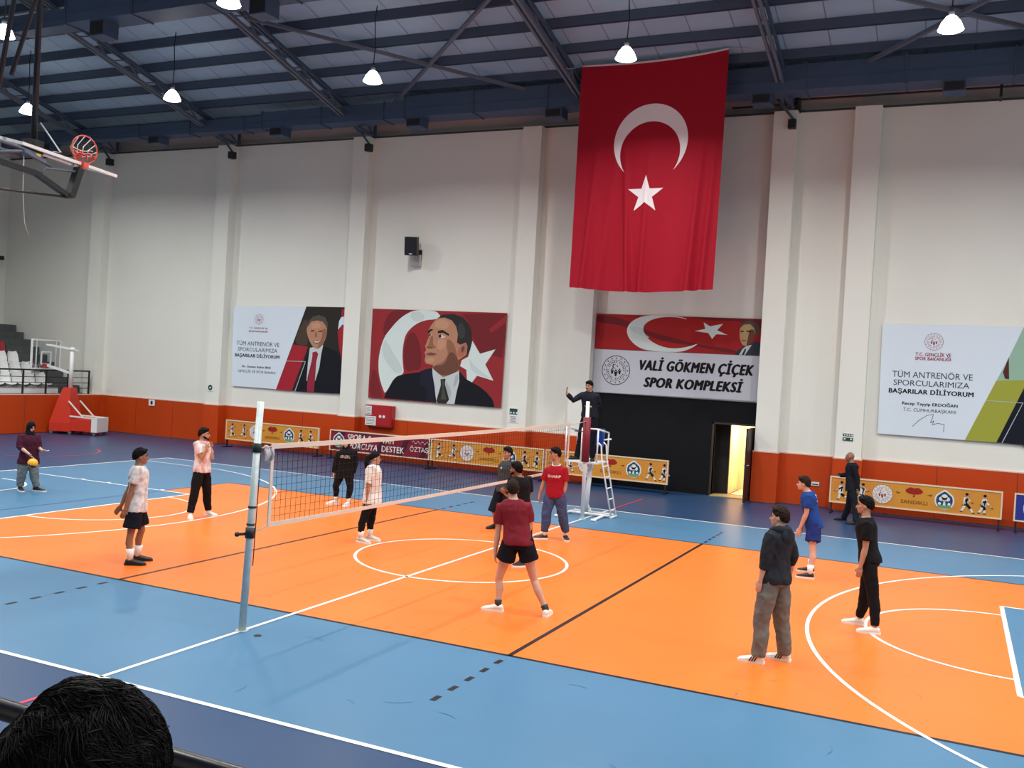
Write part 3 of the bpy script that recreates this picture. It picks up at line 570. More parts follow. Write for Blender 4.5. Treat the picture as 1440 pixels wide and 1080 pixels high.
 'ref': {"heelL":[-0.096,6.417,1.25],"toeL":[-0.002,6.163,1.25],"anL":[-0.075,6.36,1.335],"heelR":[-0.425,6.407,1.25],"toeR":[-0.558,6.173,1.25],"anR":[-0.454,6.355,1.335],"shL":[-0.081,6.377,2.73],"elL":[-0.036,6.479,2.543],"wrL":[-0.191,6.175,2.48],"tipL":[-0.277,6.143,2.474],"hipL":[-0.127,6.384,2.123],"knL":[-0.101,6.341,1.721],"shR":[-0.377,6.365,2.739],"elR":[-0.559,6.191,2.611],"wrR":[-0.658,6.101,2.728],"tipR":[-0.692,6.088,2.835],"hipR":[-0.258,6.385,2.113],"knR":[-0.374,6.333,1.723],"neck":[-0.241,6.367,2.82],"head":[-0.245,6.334,2.963],"top":[-0.245,6.334,3.072],"face":[-0.166,-0.986,0.0],"body":[0.095,-0.996,0.0]},
}
# ------------------------------------------------------------------ posters and printed panels
PC = dict(pr_red=(150, 44, 48), pr_dk=(116, 34, 40), pr_dk2=(124, 36, 42), cr_wh=(216, 230, 226), cr_sh=(200, 215, 211), suit=(18, 20, 30), suit_l=(28, 28, 48), suit_g=(48, 60, 66), suit_b=(14, 20, 34),
          shirt=(200, 208, 208), shirt_s=(172, 184, 186), tie=(44, 46, 44), tie_l=(78, 76, 66), tie_r=(146, 40, 62), skin=(184, 134, 106), skin_l=(198, 148, 118), skin_d=(150, 102, 78), skin_dd=(110, 72, 58), skin_o=(190, 160, 110),
          hair_dk=(44, 42, 42), hair_g=(60, 60, 60), hair_g2=(84, 76, 68), ear=(176, 108, 92), brow=(34, 28, 26), eyew=(214, 208, 196), lip=(140, 74, 66), paper=(218, 230, 240), pb_dk=(42, 38, 36), pb_br=(74, 62, 50), fl_red=(166, 36, 50),
          fb_red=(168, 34, 36), panel_w=(208, 212, 220), p4_gr=(150, 186, 164), p4_mar=(84, 40, 38), p4_ol=(160, 164, 62), maroon=(150, 40, 64), ink=(52, 58, 66), black=(16, 16, 20))
def pmat(k): return mat('print_' + k, PC[k], rough=0.6, spec=0.25)
def poster(name, key, label, loc, y=12.62, cat='poster', fabric=None, extra=None):
    t = thing(name, label, cat, loc)
    mb = MB(); keys = []
    for i, (c, sm, pts) in enumerate(POL[key]):
        if c not in keys: keys.append(c)
        P = smooth_poly([tuple(p) for p in pts]) if sm else [tuple(p) for p in pts]
        if key in ('flagbanner', 'namepanel'): P = [(max(-2.465, min(2.425, p[0])), p[1]) for p in P]
        if i == 0:
            o = len(mb.v)
            mb.poly(P, y, keys.index(c))
            n = len(P)
            for k in range(n):
                a = P[k]; b2 = P[(k + 1) % n]
                mb.add([(a[0], y, a[1]), (b2[0], y, b2[1]), (b2[0], y + .02, b2[1]), (a[0], y + .02, a[1])], [(0, 1, 2, 3)], keys.index(c))
        else: mb.poly(P, y - .0004 * i, keys.index(c))
    if extra: extra(mb, keys, y)
    part(mb, 'printed_sheet', [pmat(k) for k in keys], t)
    return t
def emblem(mb, cx, cz, r, y, bg, fg, mid=None):
    mb.poly(circ(cx, cz, r, 40), y, bg)
    for i in range(40):
        a0 = 2 * PI * i / 40; a1 = 2 * PI * (i + 1) / 40
        for ro, ri in ((r * .99, r * .945), (r * .70, r * .675)):
            mb.poly([(cx + ri * math.cos(a0), cz + ri * math.sin(a0)), (cx + ro * math.cos(a0), cz + ro * math.sin(a0)), (cx + ro * math.cos(a1), cz + ro * math.sin(a1)), (cx + ri * math.cos(a1), cz + ri * math.sin(a1))], y - .0015, fg)
    for i in range(16):
        a = 2 * PI * i / 16; mb.poly(star_pts(cx + r * .82 * math.cos(a), cz + r * .82 * math.sin(a), r * .075), y - .0015, fg)
    for i in range(28):                                   # ring of small print
        if i % 7 == 6: continue
        a = 2 * PI * i / 28; ca, sa = math.cos(a), math.sin(a)
        mb.poly([(cx + r * .50 * ca - .02 * r * sa, cz + r * .50 * sa + .02 * r * ca), (cx + r * .62 * ca - .02 * r * sa, cz + r * .62 * sa + .02 * r * ca), (cx + r * .62 * ca + .03 * r * sa, cz + r * .62 * sa - .03 * r * ca), (cx + r * .50 * ca + .03 * r * sa, cz + r * .50 * sa - .03 * r * ca)], y - .0015, fg)
    k = r * .42                                           # crescent, star and three little figures
    mb.poly([(cx - .25 * k + .38 * k * math.cos(t), cz + .62 * k + .38 * k * math.sin(t)) for t in [x * .1 * PI for x in range(3, 18)]] + [(cx - .15 * k + .30 * k * math.cos(t), cz + .62 * k + .30 * k * math.sin(t)) for t in [x * .1 * PI for x in range(17, 2, -1)]], y - .0015, fg)
    mb.poly(star_pts(cx + .22 * k, cz + .66 * k, .2 * k), y - .0015, fg)
    for dx, dz, s in ((-.62, -.05, .8), (.62, -.05, .8), (0, -.25, 1.0)):
        mb.poly(circ(cx + dx * k, cz + (dz + .22) * k, .16 * k * s, 10), y - .0015, fg)
        mb.poly([(cx + (dx - .34 * s) * k, cz + (dz + .18) * k), (cx + dx * k, cz + (dz - .02) * k), (cx + (dx + .34 * s) * k, cz + (dz + .18) * k), (cx + (dx + .12) * k, cz + (dz - .7 * s) * k), (cx + (dx - .12) * k, cz + (dz - .7 * s) * k)], y - .0015, fg)
def kidx(keys, k):
    if k not in keys: keys.append(k)
    return keys.index(k)
poster('portrait_poster', 'portrait', 'wide poster of a man in a dark suit gazing upward before a red crescent flag', (-7.9, 12.62, 2.04))
def exA(mb, keys, y): emblem(mb, -15.09, 4.51, .19, y - .002, kidx(keys, 'paper'), kidx(keys, 'maroon'))
pA = poster('greeting_poster', 'minister', 'left poster of pale cloth with a smiling man in a dark suit and red tie', (-13.9, 12.62, 2.1), extra=exA)
def exP(mb, keys, y):
    emblem(mb, 6.77, 4.56, .225, y - .002, kidx(keys, 'paper'), kidx(keys, 'maroon'))
    for a, c in zip(SIG, SIG[1:]):
        d = Vector((c[0] - a[0], c[1] - a[1])); n = Vector((-d.y, d.x)).normalized() * .006
        mb.poly([(a[0] + n.x, a[1] + n.y), (a[0] - n.x, a[1] - n.y), (c[0] - n.x, c[1] - n.y), (c[0] + n.x, c[1] + n.y)], y - .003, kidx(keys, 'ink'))
    # the rest of the sheet continues past the picture edge
    mb.poly([(8.95, 2.03), (10.55, 2.03), (10.55, 5.0), (8.95, 5.0)], y, kidx(keys, 'p4_gr'))
    mb.poly([(8.95, 2.03), (10.55, 2.03), (10.55, 3.3), (10.1, 3.55), (9.3, 3.55), (8.95, 3.45)], y - .004, kidx(keys, 'suit_b'))
    mb.poly(smooth_poly([(9.4, 3.6), (9.4, 4.4), (9.7, 4.65), (10.05, 4.4), (10.0, 3.7), (9.7, 3.4)]), y - .006, kidx(keys, 'skin'))
    mb.poly(smooth_poly([(9.36, 4.3), (9.4, 4.6), (9.7, 4.78), (10.05, 4.6), (10.1, 4.2), (9.95, 4.5), (9.5, 4.5)]), y - .008, kidx(keys, 'hair_g2'))
pP = poster('greeting_poster', 'president', 'right poster with pale text panel, olive stripe and a signature', (8.0, 12.62, 2.1), extra=exP)
pF = poster('flag_banner', 'flagbanner', 'red crescent and star banner with a small portrait at its right end', (0, 12.62, 4.0), cat='banner')
def exN(mb, keys, y): emblem(mb, -1.765, 3.39, .44, y - .002, kidx(keys, 'panel_w'), kidx(keys, 'black'))
pN = poster('name_panel', 'namepanel', 'light grey panel with the name of the sports hall in heavy black capitals', (0, 12.62, 2.72), cat='sign', extra=exN)
for i, (txt, x0, x1, zb, h, c, bold, sh) in enumerate(TXT):
    bold = {.06: .075, .03: .04, .02: .03}.get(bold, 0)
    par = pP if i < 7 else (pA if i < 14 else pN)
    text_obj(txt, x0, x1, zb, h, 12.616, pmat(c), par, bold, sh)

# ------------------------------------------------------------------ advertising boards
AY = 11.80
PC.update(ad_y=(196, 150, 44), ad_o=(196, 124, 52), ad_white=(228, 226, 220), ad_navy=(26, 74, 112), ad_green=(110, 160, 110), ad_red=(158, 34, 32), ad_brown=(140, 84, 30), ad_maroon=(132, 30, 52), ad_mdk=(76, 24, 44), ad_blue=(46, 56, 140), ad_frame=(226, 206, 176), ad_skin=(200, 160, 130))
M_ADY = mat('ad_yellow', (216, 168, 44), rough=.5, c2=(212, 132, 52), vscale=.35)
def fig(mb, cx, cz, h, y, W, K, S, kind):
    def limb(a, b, w, m):
        a = Vector(a); b = Vector(b); d = (b - a).normalized(); n = Vector((-d.y, d.x)) * w / 2
        P = [a + n, a - n * .8, b - n, b + n * .8]; mb.poly([(cx + p.x * h, cz + p.y * h) for p in P], y - .002 * (m + 1), m)
    poses = {0: [((-.05, .28), (-.14, .0)), ((.0, .28), (.3, .1)), ((0, .6), (-.28, .42)), ((0, .6), (.22, .72))],
             1: [((-.04, .4), (-.2, .02)), ((.02, .4), (.34, -.02)), ((.02, .66), (.26, .48)), ((.02, .66), (-.12, .34))],
             2: [((-.03, .36), (-.3, .16)), ((.0, .36), (.16, .02)), ((0, .66), (-.2, .86)), ((0, .66), (.26, .56))],
             3: [((-.06, .4), (-.22, .02)), ((.0, .36), (.02, .0)), ((.02, .62), (.34, .30)), ((.0, .62), (-.14, .42))]}[kind]
    for i, (a, b) in enumerate(poses):
        m_ = ((a[0] + b[0]) / 2 + .04, (a[1] + b[1]) / 2)
        limb(a, m_, .13 if i < 2 else .09, W if i != 1 else K); limb(m_, b, .10 if i < 2 else .07, S if i > 1 else W)
        limb((b[0] - .04, b[1]), (b[0] + .07, b[1]), .05, K)
    limb((-.01, .3), (.01, .72), .24, W); limb((.03, .4), (.05, .66), .07, K)
    mb.poly(circ(cx + .03 * h, cz + .82 * h, .085 * h, 12), y - .012, S); mb.poly(circ(cx + .03 * h, cz + .87 * h, .075 * h, 12), y - .013, K)
def crest(mb, cx, cz, r, y, Wh, Nv, Gr):
    sh = smooth_poly([(cx - r * .9, cz - r * .6), (cx - r * .95, cz + r * .4), (cx - r * .4, cz + r * .85), (cx, cz + r * 1.15), (cx + r * .4, cz + r * .85), (cx + r * .95, cz + r * .4), (cx + r * .9, cz - r * .6), (cx, cz - r * 1.05)])
    mb.poly(sh, y, Wh); mb.poly([(cx + (a - cx) * .84, cz + (b - cz) * .84) for a, b in sh], y - .002, Nv)
    mb.poly(smooth_poly([(cx - r * .6, cz - r * .75), (cx - r * .7, cz - r * .55), (cx, cz - r * .45), (cx + r * .7, cz - r * .55), (cx + r * .6, cz - r * .75), (cx, cz - r * .9)]), y - .0035, Gr)
    for dx, dz, rr in ((0, .35, .30), (-.3, .15, .22), (.3, .15, .22), (0, .08, .2)): mb.poly(circ(cx + dx * r, cz + dz * r, rr * r, 12), y - .004, Wh)
    mb.poly([(cx - .06 * r, cz), (cx + .06 * r, cz), (cx + .14 * r, cz - .5 * r), (cx - .14 * r, cz - .5 * r)], y - .004, Wh)
    for s in (-1, 1): mb.poly(circ(cx + s * .45 * r, cz - .35 * r, .15 * r, 10), y - .004, Wh)
def adboard(x0, x1, kind, label):
    L = x1 - x0; z0, z1 = .27, .95; zc = (z0 + z1) / 2
    t = thing('advertising_board', label, 'advertising board', ((x0 + x1) / 2, AY, 0), 'advertising boards along the back wall')
    y = AY - .03
    keys = ['ad_white', 'ad_navy', 'ad_green', 'black', 'ad_skin', 'ad_red', 'ad_brown', 'maroon', 'ad_mdk']
    base = {'y': M_ADY, 'm': pmat('ad_maroon'), 'b': pmat('ad_blue')}[kind]
    p = MB(); p.box(x0 + .03, x1 - .03, y, AY, z0 + .03, z1 - .03); part(p, 'panel', [base], t)
    mb = MB()
    if kind == 'y':
        PM = [pmat(k) for k in keys]
        for fx_, kd in ((.28, 0), (.80, 2), (3.20, 1), (3.60, 3)): g2 = MB(); fig(g2, x0 + fx_, z0 + .10, .5, y - .003, 0, 3, 4, kd); part(g2, 'printed_athlete', PM, t)
        g2 = MB(); emblem(g2, x0 + 1.28, zc, .25, y - .004, 0, 7); part(g2, 'printed_emblem', PM, t)
        g2 = MB(); crest(g2, x0 + 2.72, zc - .01, .24, y - .004, 0, 1, 2); part(g2, 'printed_crest', PM, t)
        mb.poly([(x0 + 2.02 + .2 * math.cos(a), zc + .14 + .075 * math.sin(a) + .03 * abs(math.cos(a * 3)) * (1 if math.sin(a) > 0 else 0)) for a in [2 * PI * i / 40 for i in range(40)]], y - .004, 5)
        mb.poly([(x0 + 1.99, zc + .0), (x0 + 2.05, zc + .0), (x0 + 2.03, zc + .07), (x0 + 2.01, zc + .07)], y - .004, 6)
        for s in (-1, 1): mb.poly([(x0 + 2.02 + s * .30, zc + .08), (x0 + 2.02 + s * .42, zc + .11), (x0 + 2.02 + s * .40, zc + .05)], y - .004, 6)
        part(mb, 'printed_flower', [pmat(k) for k in keys], t)
        text_obj('SANDIKLI', x0 + 1.72, x0 + 2.34, zc - .17, .085, y - .006, pmat('ad_brown'), t, .01)
    elif kind == 'm':
        for i in range(5):
            if i: part(mb, 'printed_stripe', [pmat(k) for k in keys], t); mb = MB()
            mb.poly([(x0 + .1 + i * .82, z0 + .04), (x0 + .35 + i * .82, z0 + .04), (x0 + .62 + i * .82, z1 - .04), (x0 + .45 + i * .82, z1 - .04)], y - .002, 8)
        part(mb, 'printed_stripe', [pmat(k) for k in keys], t); mb = MB()
        g2 = MB(); crest(g2, x0 + .36, zc, .24, y - .004, 0, 1, 2); part(g2, 'printed_crest', [pmat(k) for k in keys], t)
        for k in range(12):
            a = (x0 + 3.14 + k * .05, zc + .17 + .05 * math.sin(k * 1.9)); c = (x0 + 3.19 + k * .05, zc + .17 + .05 * math.sin((k + 1) * 1.9))
            mb.poly([(a[0], a[1] - .008), (c[0], c[1] - .008), (c[0], c[1] + .008), (a[0], a[1] + .008)], y - .004, 0)
        part(mb, 'printed_scribble', [pmat(k) for k in keys], t)
        text_obj('SPORA &', x0 + .68, x0 + 1.62, zc + .05, .19, y - .006, pmat('ad_white'), t, .03, .2)
        text_obj('SPORCUYA', x0 + .64, x0 + 1.86, zc - .22, .19, y - .006, pmat('ad_white'), t, .03, .2)
        text_obj('TAM', x0 + 2.02, x0 + 2.46, zc + .05, .19, y - .006, pmat('ad_white'), t, .03)
        text_obj('DESTEK', x0 + 2.02, x0 + 2.86, zc - .22, .19, y - .006, pmat('ad_white'), t, .03)
        text_obj('ÖZTAŞ', x0 + 3.06, x0 + 3.74, zc - .12, .15, y - .006, pmat('ad_white'), t, .015)
    else:
        PM = [pmat(k) for k in keys]
        g2 = MB(); crest(g2, x0 + .46, zc, .28, y - .004, 0, 1, 2); part(g2, 'printed_crest', PM, t)
        g2 = MB(); fig(g2, x0 + 1.6, z0 + .10, .5, y - .003, 0, 3, 4, 1); part(g2, 'printed_athlete', PM, t)
        g2 = MB(); emblem(g2, x0 + 2.4, zc, .25, y - .004, 0, 7); part(g2, 'printed_emblem', PM, t)
    f = MB(); w_ = .035
    f.box(x0, x1, y - .012, AY + .02, z1 - w_, z1); f.box(x0, x1, y - .012, AY + .02, z0, z0 + w_); f.box(x0, x0 + w_, y - .012, AY + .02, z0 + w_, z1 - w_); f.box(x1 - w_, x1, y - .012, AY + .02, z0 + w_, z1 - w_)
    part(f, 'frame', [pmat('ad_frame')], t)
    for x in (x0 + .06, x1 - .06):
        g = MB(); g.box(x - .018, x + .018, AY - .03, AY + .02, .02, z0); g.box(x - .02, x + .02, AY - .22, AY + .28, 0, .03); part(g, 'leg', [M_BLACK], t)
adboard(-15.58, -11.64, 'y', 'yellow advertising board standing behind the near net post')
adboard(-11.2, -7.42, 'm', 'maroon advertising board with white lettering below the red fire cabinet')
adboard(-7.38, -3.55, 'y', 'yellow advertising board seen through the net, right of the maroon board')
adboard(-3.5, .22, 'y', 'yellow advertising board behind the umpire stand')
adboard(4.53, 8.53, 'y', 'yellow advertising board behind the walking man in the dark suit')
adboard(8.78, 12.7, 'b', 'blue advertising board at the right edge of the picture')

# ------------------------------------------------------------------ things on the back wall
t = thing('fire_cabinet', 'red fire cabinet on the wall below the big portrait', 'fire cabinet', (-9.8, 12.5, 1.12))
b = MB(); b.box(-10.32, -9.29, 12.44, 12.66, 1.12, 1.82); part(b, 'cabinet', [M_RED], t)
b = MB(); b.box(-10.28, -9.33, 12.425, 12.44, 1.16, 1.78); b.poly(circ(-9.72, 1.46, .05, 14), 12.42, 1); b.poly(circ(-9.58, 1.46, .05, 14), 12.42, 1); part(b, 'door', [M_RED, M_WHITE], t)
b = MB(); b.box(-10.29, -10.06, 12.41, 12.425, 1.49, 1.78); b.box(-10.29, -9.88, 12.41, 12.425, 1.15, 1.45)
for k in range(5): b.box(-10.26, -10.09, 12.407, 12.41, 1.52 + k * .05, 1.535 + k * .05, 1); b.box(-10.26, -9.92, 12.407, 12.41, 1.19 + k * .05, 1.205 + k * .05, 1)
part(b, 'notice_sheet', [M_WHITE, M_STEEL2], t)
def sign(x0, x1, z0, z1, y, name, label, colour, glyph):
    t = thing(name, label, 'sign', ((x0 + x1) / 2, y, z0))
    b = MB(); b.box(x0, x1, y - .012, y, z0, z1); part(b, 'plate', [colour], t)
    g = MB(); glyph(g, x0, x1, z0, z1, y - .014); part(g, 'pictogram', [M_WHITE, M_DGREEN, M_BLACK], t)
    return t
M_DGREEN = mat('sign_green', (20, 74, 58), rough=.5)
yc = WY - CD - .002
def g_doc(g, x0, x1, z0, z1, y):
    w_ = x1 - x0
    g.poly([(x0 + .03, z1 - .2), (x1 - .03, z1 - .2), (x1 - .03, z1 - .02), (x0 + .03, z1 - .02)], y, 1)
    for i in range(3): g.poly([(x0 + .05 + i * w_ * .3, z1 - .17), (x0 + .05 + i * w_ * .3 + .05, z1 - .17), (x0 + .05 + i * w_ * .3 + .05, z1 - .12), (x0 + .05 + i * w_ * .3, z1 - .12)], y - .002, 0)
    for i in range(4): g.poly([(x0 + .07, z0 + .04 + i * .045), (x1 - .07, z0 + .04 + i * .045), (x1 - .07, z0 + .055 + i * .045), (x0 + .07, z0 + .055 + i * .045)], y, 2)
def g_exit(g, x0, x1, z0, z1, y):
    zm = (z0 + z1) / 2
    g.poly([(x0, zm + .02), (x1, zm + .02), (x1, z1), (x0, z1)], y, 1)
    for i in range(4): g.poly([(x0 + .03 + i * .06, zm + .04), (x0 + .065 + i * .06, zm + .04), (x0 + .065 + i * .06, z1 - .02), (x0 + .03 + i * .06, z1 - .02)], y - .002, 0)
    g.poly([(x0, z0), (x1, z0), (x1, zm - .01), (x0, zm - .01)], y, 1)
    for c in (x0 + .05, x1 - .05): g.poly(circ(c, (z0 + zm) / 2, .025, 8), y - .002, 0)
def g_round(g, x0, x1, z0, z1, y):
    cx, cz = (x0 + x1) / 2, (z0 + z1) / 2
    g.poly(circ(cx, cz, .1), y, 1); g.poly([(cx - .05, cz - .03), (cx + .02, cz - .03), (cx + .06, cz + .02), (cx - .02, cz + .03)], y - .002, 0)
def g_paper(g, x0, x1, z0, z1, y): g.poly([(x0 + .1, z0 + .05), (x1 - .1, z0 + .05), (x1 - .1, z1 - .05), (x0 + .1, z1 - .05)], y, 2)
def g_none(g, x0, x1, z0, z1, y): g.poly([(x0 + .02, z0 + .02), (x1 - .02, z0 + .02), (x1 - .02, z0 + .05), (x0 + .02, z0 + .05)], y, 2)
sign(-5.02, -4.70, 1.62, 2.07, yc, 'notice_sign', 'small green and white notice on the column right of the big portrait', M_WHITE, g_doc)
sign(4.72, 4.98, 1.86, 2.05, yc, 'exit_sign', 'small green exit sign on the column above the walking man in the suit', M_WHITE, g_exit)
sign(-17.0, -16.72, 1.86, 2.12, yc, 'round_sign', 'small round green sign on the column left of the first poster', M_WHITE, g_round)
sign(-20.1, -19.80, 1.13, 1.36, 12.63, 'paper_notice', 'small white paper on the orange padding at the left', M_WHITE, g_paper)
sign(3.95, 4.16, .57, .67, 12.63, 'small_plate', 'tiny white plate on the orange padding behind the blue-shirted player', M_WHITE, g_none)
t = thing('wall_speaker', 'black loudspeaker mounted high on the white wall above the big portrait', 'speaker', (-8.75, 12.4, 6.5))
R_ = Matrix.Translation((-8.75, 12.22, 7.02)) @ Matrix.Rotation(.35, 4, 'Z') @ Matrix.Rotation(.18, 4, 'X')
b = MB(); b.box(-.2, .2, -.17, .17, -.29, .29, 0, R_); part(b, 'cabinet', [M_BLACK], t)
b = MB(); b.box(-.17, .17, -.185, -.17, -.26, .26, 0, R_); b.box(-.05, .05, -.19, -.183, -.25, -.225, 1, R_); part(b, 'grille', [mat('speaker_grille', (30, 32, 42), rough=.9), M_WHITE], t)
b = MB(); b.beam((-8.68, 12.66, 6.8), (-8.7, 12.3, 6.9), .07, .07); b.box(-8.76, -8.62, 12.64, 12.68, 6.6, 6.95); part(b, 'wall_mount', [M_BLACK], t)
b = MB(); b.box(-8.98, -8.62, 12.54, 12.68, 6.42, 6.78); b.box(-8.96, -8.64, 12.53, 12.54, 6.44, 6.76)
tag(b.build('junction_box', [mat('box_grey', (190, 192, 186), rough=.6)], origin=(-8.8, 12.6, 6.42)), 'pale grey wall box right under the loudspeaker', 'box')
b = MB(); b.tube([(-28.38, 12.2, 6.7), (-28.2, 12.15, 6.65)], .05, 8); b.box(-28.25, -27.95, 12.05, 12.25, 6.52, 6.68)
tag(b.build('wall_camera', [M_BLACK], origin=(-28.38, 12.2, 6.5)), 'small black camera at the far left on the end wall', 'camera')

# doorway: door leaf, frame, room behind
mb = MB(); mb.box(DX0 - .05, DX0, WY - .01, WY + .22, 0, DH + .05); mb.box(DX1, DX1 + .05, WY - .01, WY + .22, 0, DH + .05); mb.box(DX0 - .05, DX1 + .05, WY - .01, WY + .22, DH, DH + .05)
fr = struct(mb, 'trim_1', [mat('door_frame', (52, 48, 44), rough=.5)])
mb = MB()
M_WARM = mat('corridor_wall', (226, 204, 164), rough=.8); M_DARKR = mat('corridor_dark', (30, 28, 30), rough=.8)
mb.box(DX0 - .1, 1.56, 13.3, 13.4, .0, 2.6, 1); mb.box(1.52, 1.56, 13.4, 14.7, 0, 2.6, 0); mb.box(1.0, 3.4, 14.7, 14.8, 0, 2.6, 0); mb.box(3.3, 3.4, WY + .2, 15.3, 0, 2.6, 0)
mb.box(DX0 - .2, DX0 - .1, WY + .2, 13.6, 0, 2.6, 1); mb.box(DX0 - .2, 3.4, WY + .2, 15.4, 2.55, 2.65, 0); mb.box(1.66, 3.3, 13.3, 15.3, .0, .03, 0)
mb.box(DX0, DX1, WY - .15, WY + .6, 0.0, .02, 2)
struct(mb, 'wall_corridor', [M_WARM, M_DARKR, mat('threshold', (150, 136, 96), rough=.5)])
d = MB(); Rd = Matrix.Translation((DX1, WY, 0)) @ Matrix.Rotation(math.radians(-82), 4, 'Z')
d.box(-0.0, .045, 0, -.0, 0, 0) if False else None
Rd = Matrix.Translation((DX1 - .02, WY - .02, 0)) @ Matrix.Rotation(math.radians(271), 4, 'Z')
d.box(0, 1.04, -.022, .022, .02, DH - .02, 0, Rd); d.box(.12, .92, -.028, .028, .3, DH - .25, 1, Rd)
do = struct(d, 'door_1', [mat('door_brown', (46, 30, 28), rough=.45), mat('door_brown_panel', (54, 36, 32), rough=.45)])
h = MB()
for s in (-1, 1): h.tube([Rd @ Vector((.97, 0, 1.02)), Rd @ Vector((.97, s * .06, 1.02)), Rd @ Vector((.85, s * .065, 1.02))], .012, 8)
ho = h.build('door_handle', [M_ALU]); ho.parent = do

# ------------------------------------------------------------------ the big hanging flag
FX0, FX1, FY, FZ0, FZ1 = -2.52, 1.54, 10.45, 5.60, 11.72
def flag_pt(u, v, off=0.0):          # u 0..1 left to right, v 0..1 top to bottom
    x = FX0 + (FX1 - FX0) * u; z = FZ1 + (FZ0 - FZ1) * v
    x += (.10 * v * (1 - 2 * u)) * .3 - .02 * v
    z += .12 * (u ** 3) * (1 - v) - .05 * math.sin(PI * u) * (1 - v) - .10 * math.sin(PI * u) * v * v
    k = v * v
    y = .05 * math.sin(u * 21 + 3 * v) * k + .05 * math.sin(u * 9 - v * 2) * v
    for uc, w_, a_, sl in ((.42, .018, .16, -.12), (.50, .02, .10, .03), (.83, .025, .16, .06), (.92, .02, .13, .05), (.10, .02, .12, -.07), (.20, .03, .08, -.15)):
        c = uc + sl * (1 - v) * (1 if uc > .3 else -1); s_ = (u - c) / w_
        y -= 1.9 * a_ * max(0, v - .30) * math.exp(-s_ * s_)
    return Vector((x, FY + y - off, z))
t = thing('turkish_flag', 'huge red flag with white crescent and star hanging from the roof', 'flag', (-.5, FY, FZ0))
NU, NV = 110, 120; b = MB()
b.add([flag_pt(i / NU, j / NV) for j in range(NV + 1) for i in range(NU + 1)], [(j * (NU + 1) + i, (j + 1) * (NU + 1) + i, (j + 1) * (NU + 1) + i + 1, j * (NU + 1) + i + 1) for j in range(NV) for i in range(NU)], 0, True)
M_FLAG = mat('flag_red', (158, 18, 40), rough=.75, spec=.2)
part(b, 'cloth', [M_FLAG], t)
FW, FH = FX1 - FX0, FZ1 - FZ0
def fuv(x, z): return flag_pt(x / FW, z / FH, .012)
# measured in metres on the cloth, from its top left corner
cx_, cz_, ro = 2.10, 2.18, 1.03; ci, ri = 2.40, .80
b = MB(); n = 90; rows = 6; g = []
A0 = math.acos(max(-1, min(1, ((ro ** 2 - ri ** 2) + (ci - cz_) ** 2) / (2 * ro * (ci - cz_)) ))) if abs(((ro ** 2 - ri ** 2) + (ci - cz_) ** 2) / (2 * ro * (ci - cz_))) < 1 else .6
ci = cz_ + .28; ri = .84
q_ = (ro * ro - ri * ri + .28 ** 2) / (2 * .28)        # distance of the tips below the centre
th = math.acos(q_ / ro); ph = math.atan2(math.sqrt(ro * ro - q_ * q_), q_ - .28)
for i in range(n + 1):
    s_ = i / n; to = th + (2 * PI - 2 * th) * s_; ti = ph + (2 * PI - 2 * ph) * s_
    po = (cx_ + ro * math.sin(to), cz_ + ro * math.cos(to)); pi_ = (cx_ + ri * math.sin(ti), ci + ri * math.cos(ti))
    g.append([fuv(po[0] + (pi_[0] - po[0]) * k / rows, po[1] + (pi_[1] - po[1]) * k / rows) for k in range(rows + 1)])
b.add([v for r in g for v in r], [(i * (rows + 1) + k, i * (rows + 1) + k + 1, (i + 1) * (rows + 1) + k + 1, (i + 1) * (rows + 1) + k) for i in range(n) for k in range(rows)], 0, True)
M_FLAGW = mat('flag_white', (232, 226, 230), rough=.75, spec=.2)
part(b, 'crescent', [M_FLAGW], t)
b = MB(); sp = star_pts(2.05, -3.56, .52)
for i in range(10):
    a = sp[i]; c = sp[(i + 1) % 10]; o = (2.05, -3.56); N = 6; vs = []; fs = []
    idx = {}
    for p_ in range(N + 1):
        for q2 in range(N + 1 - p_):
            w1, w2 = p_ / N, q2 / N; X = o[0] + (a[0] - o[0]) * w1 + (c[0] - o[0]) * w2; Z = o[1] + (a[1] - o[1]) * w1 + (c[1] - o[1]) * w2
            idx[(p_, q2)] = len(vs); vs.append(fuv(X, -Z))
    for p_ in range(N):
        for q2 in range(N - p_):
            fs.append((idx[(p_, q2)], idx[(p_ + 1, q2)], idx[(p_, q2 + 1)]))
            if p_ + q2 < N - 1: fs.append((idx[(p_ + 1, q2)], idx[(p_ + 1, q2 + 1)], idx[(p_, q2 + 1)]))
    b.add(vs, fs, 0, True)
part(b, 'star', [M_FLAGW], t)
b = MB(); b.tube([flag_pt(i / 20, 0) for i in range(21)], .03, 8); part(b, 'hem', [mat('flag_hem', (200, 190, 196), rough=.7)], t)
for a, c in ((flag_pt(0, 0), (-2.86, 9.75, 11.46)), (flag_pt(1, 0), (2.72, 10.9, 11.98))):
    b = MB(); b.tube([a, (Vector(a) + Vector(c)) / 2 - Vector((0, 0, .04)), c], .012, 6); part(b, 'rope', [mat('rope_grey', (170, 170, 172), rough=.8)], t)

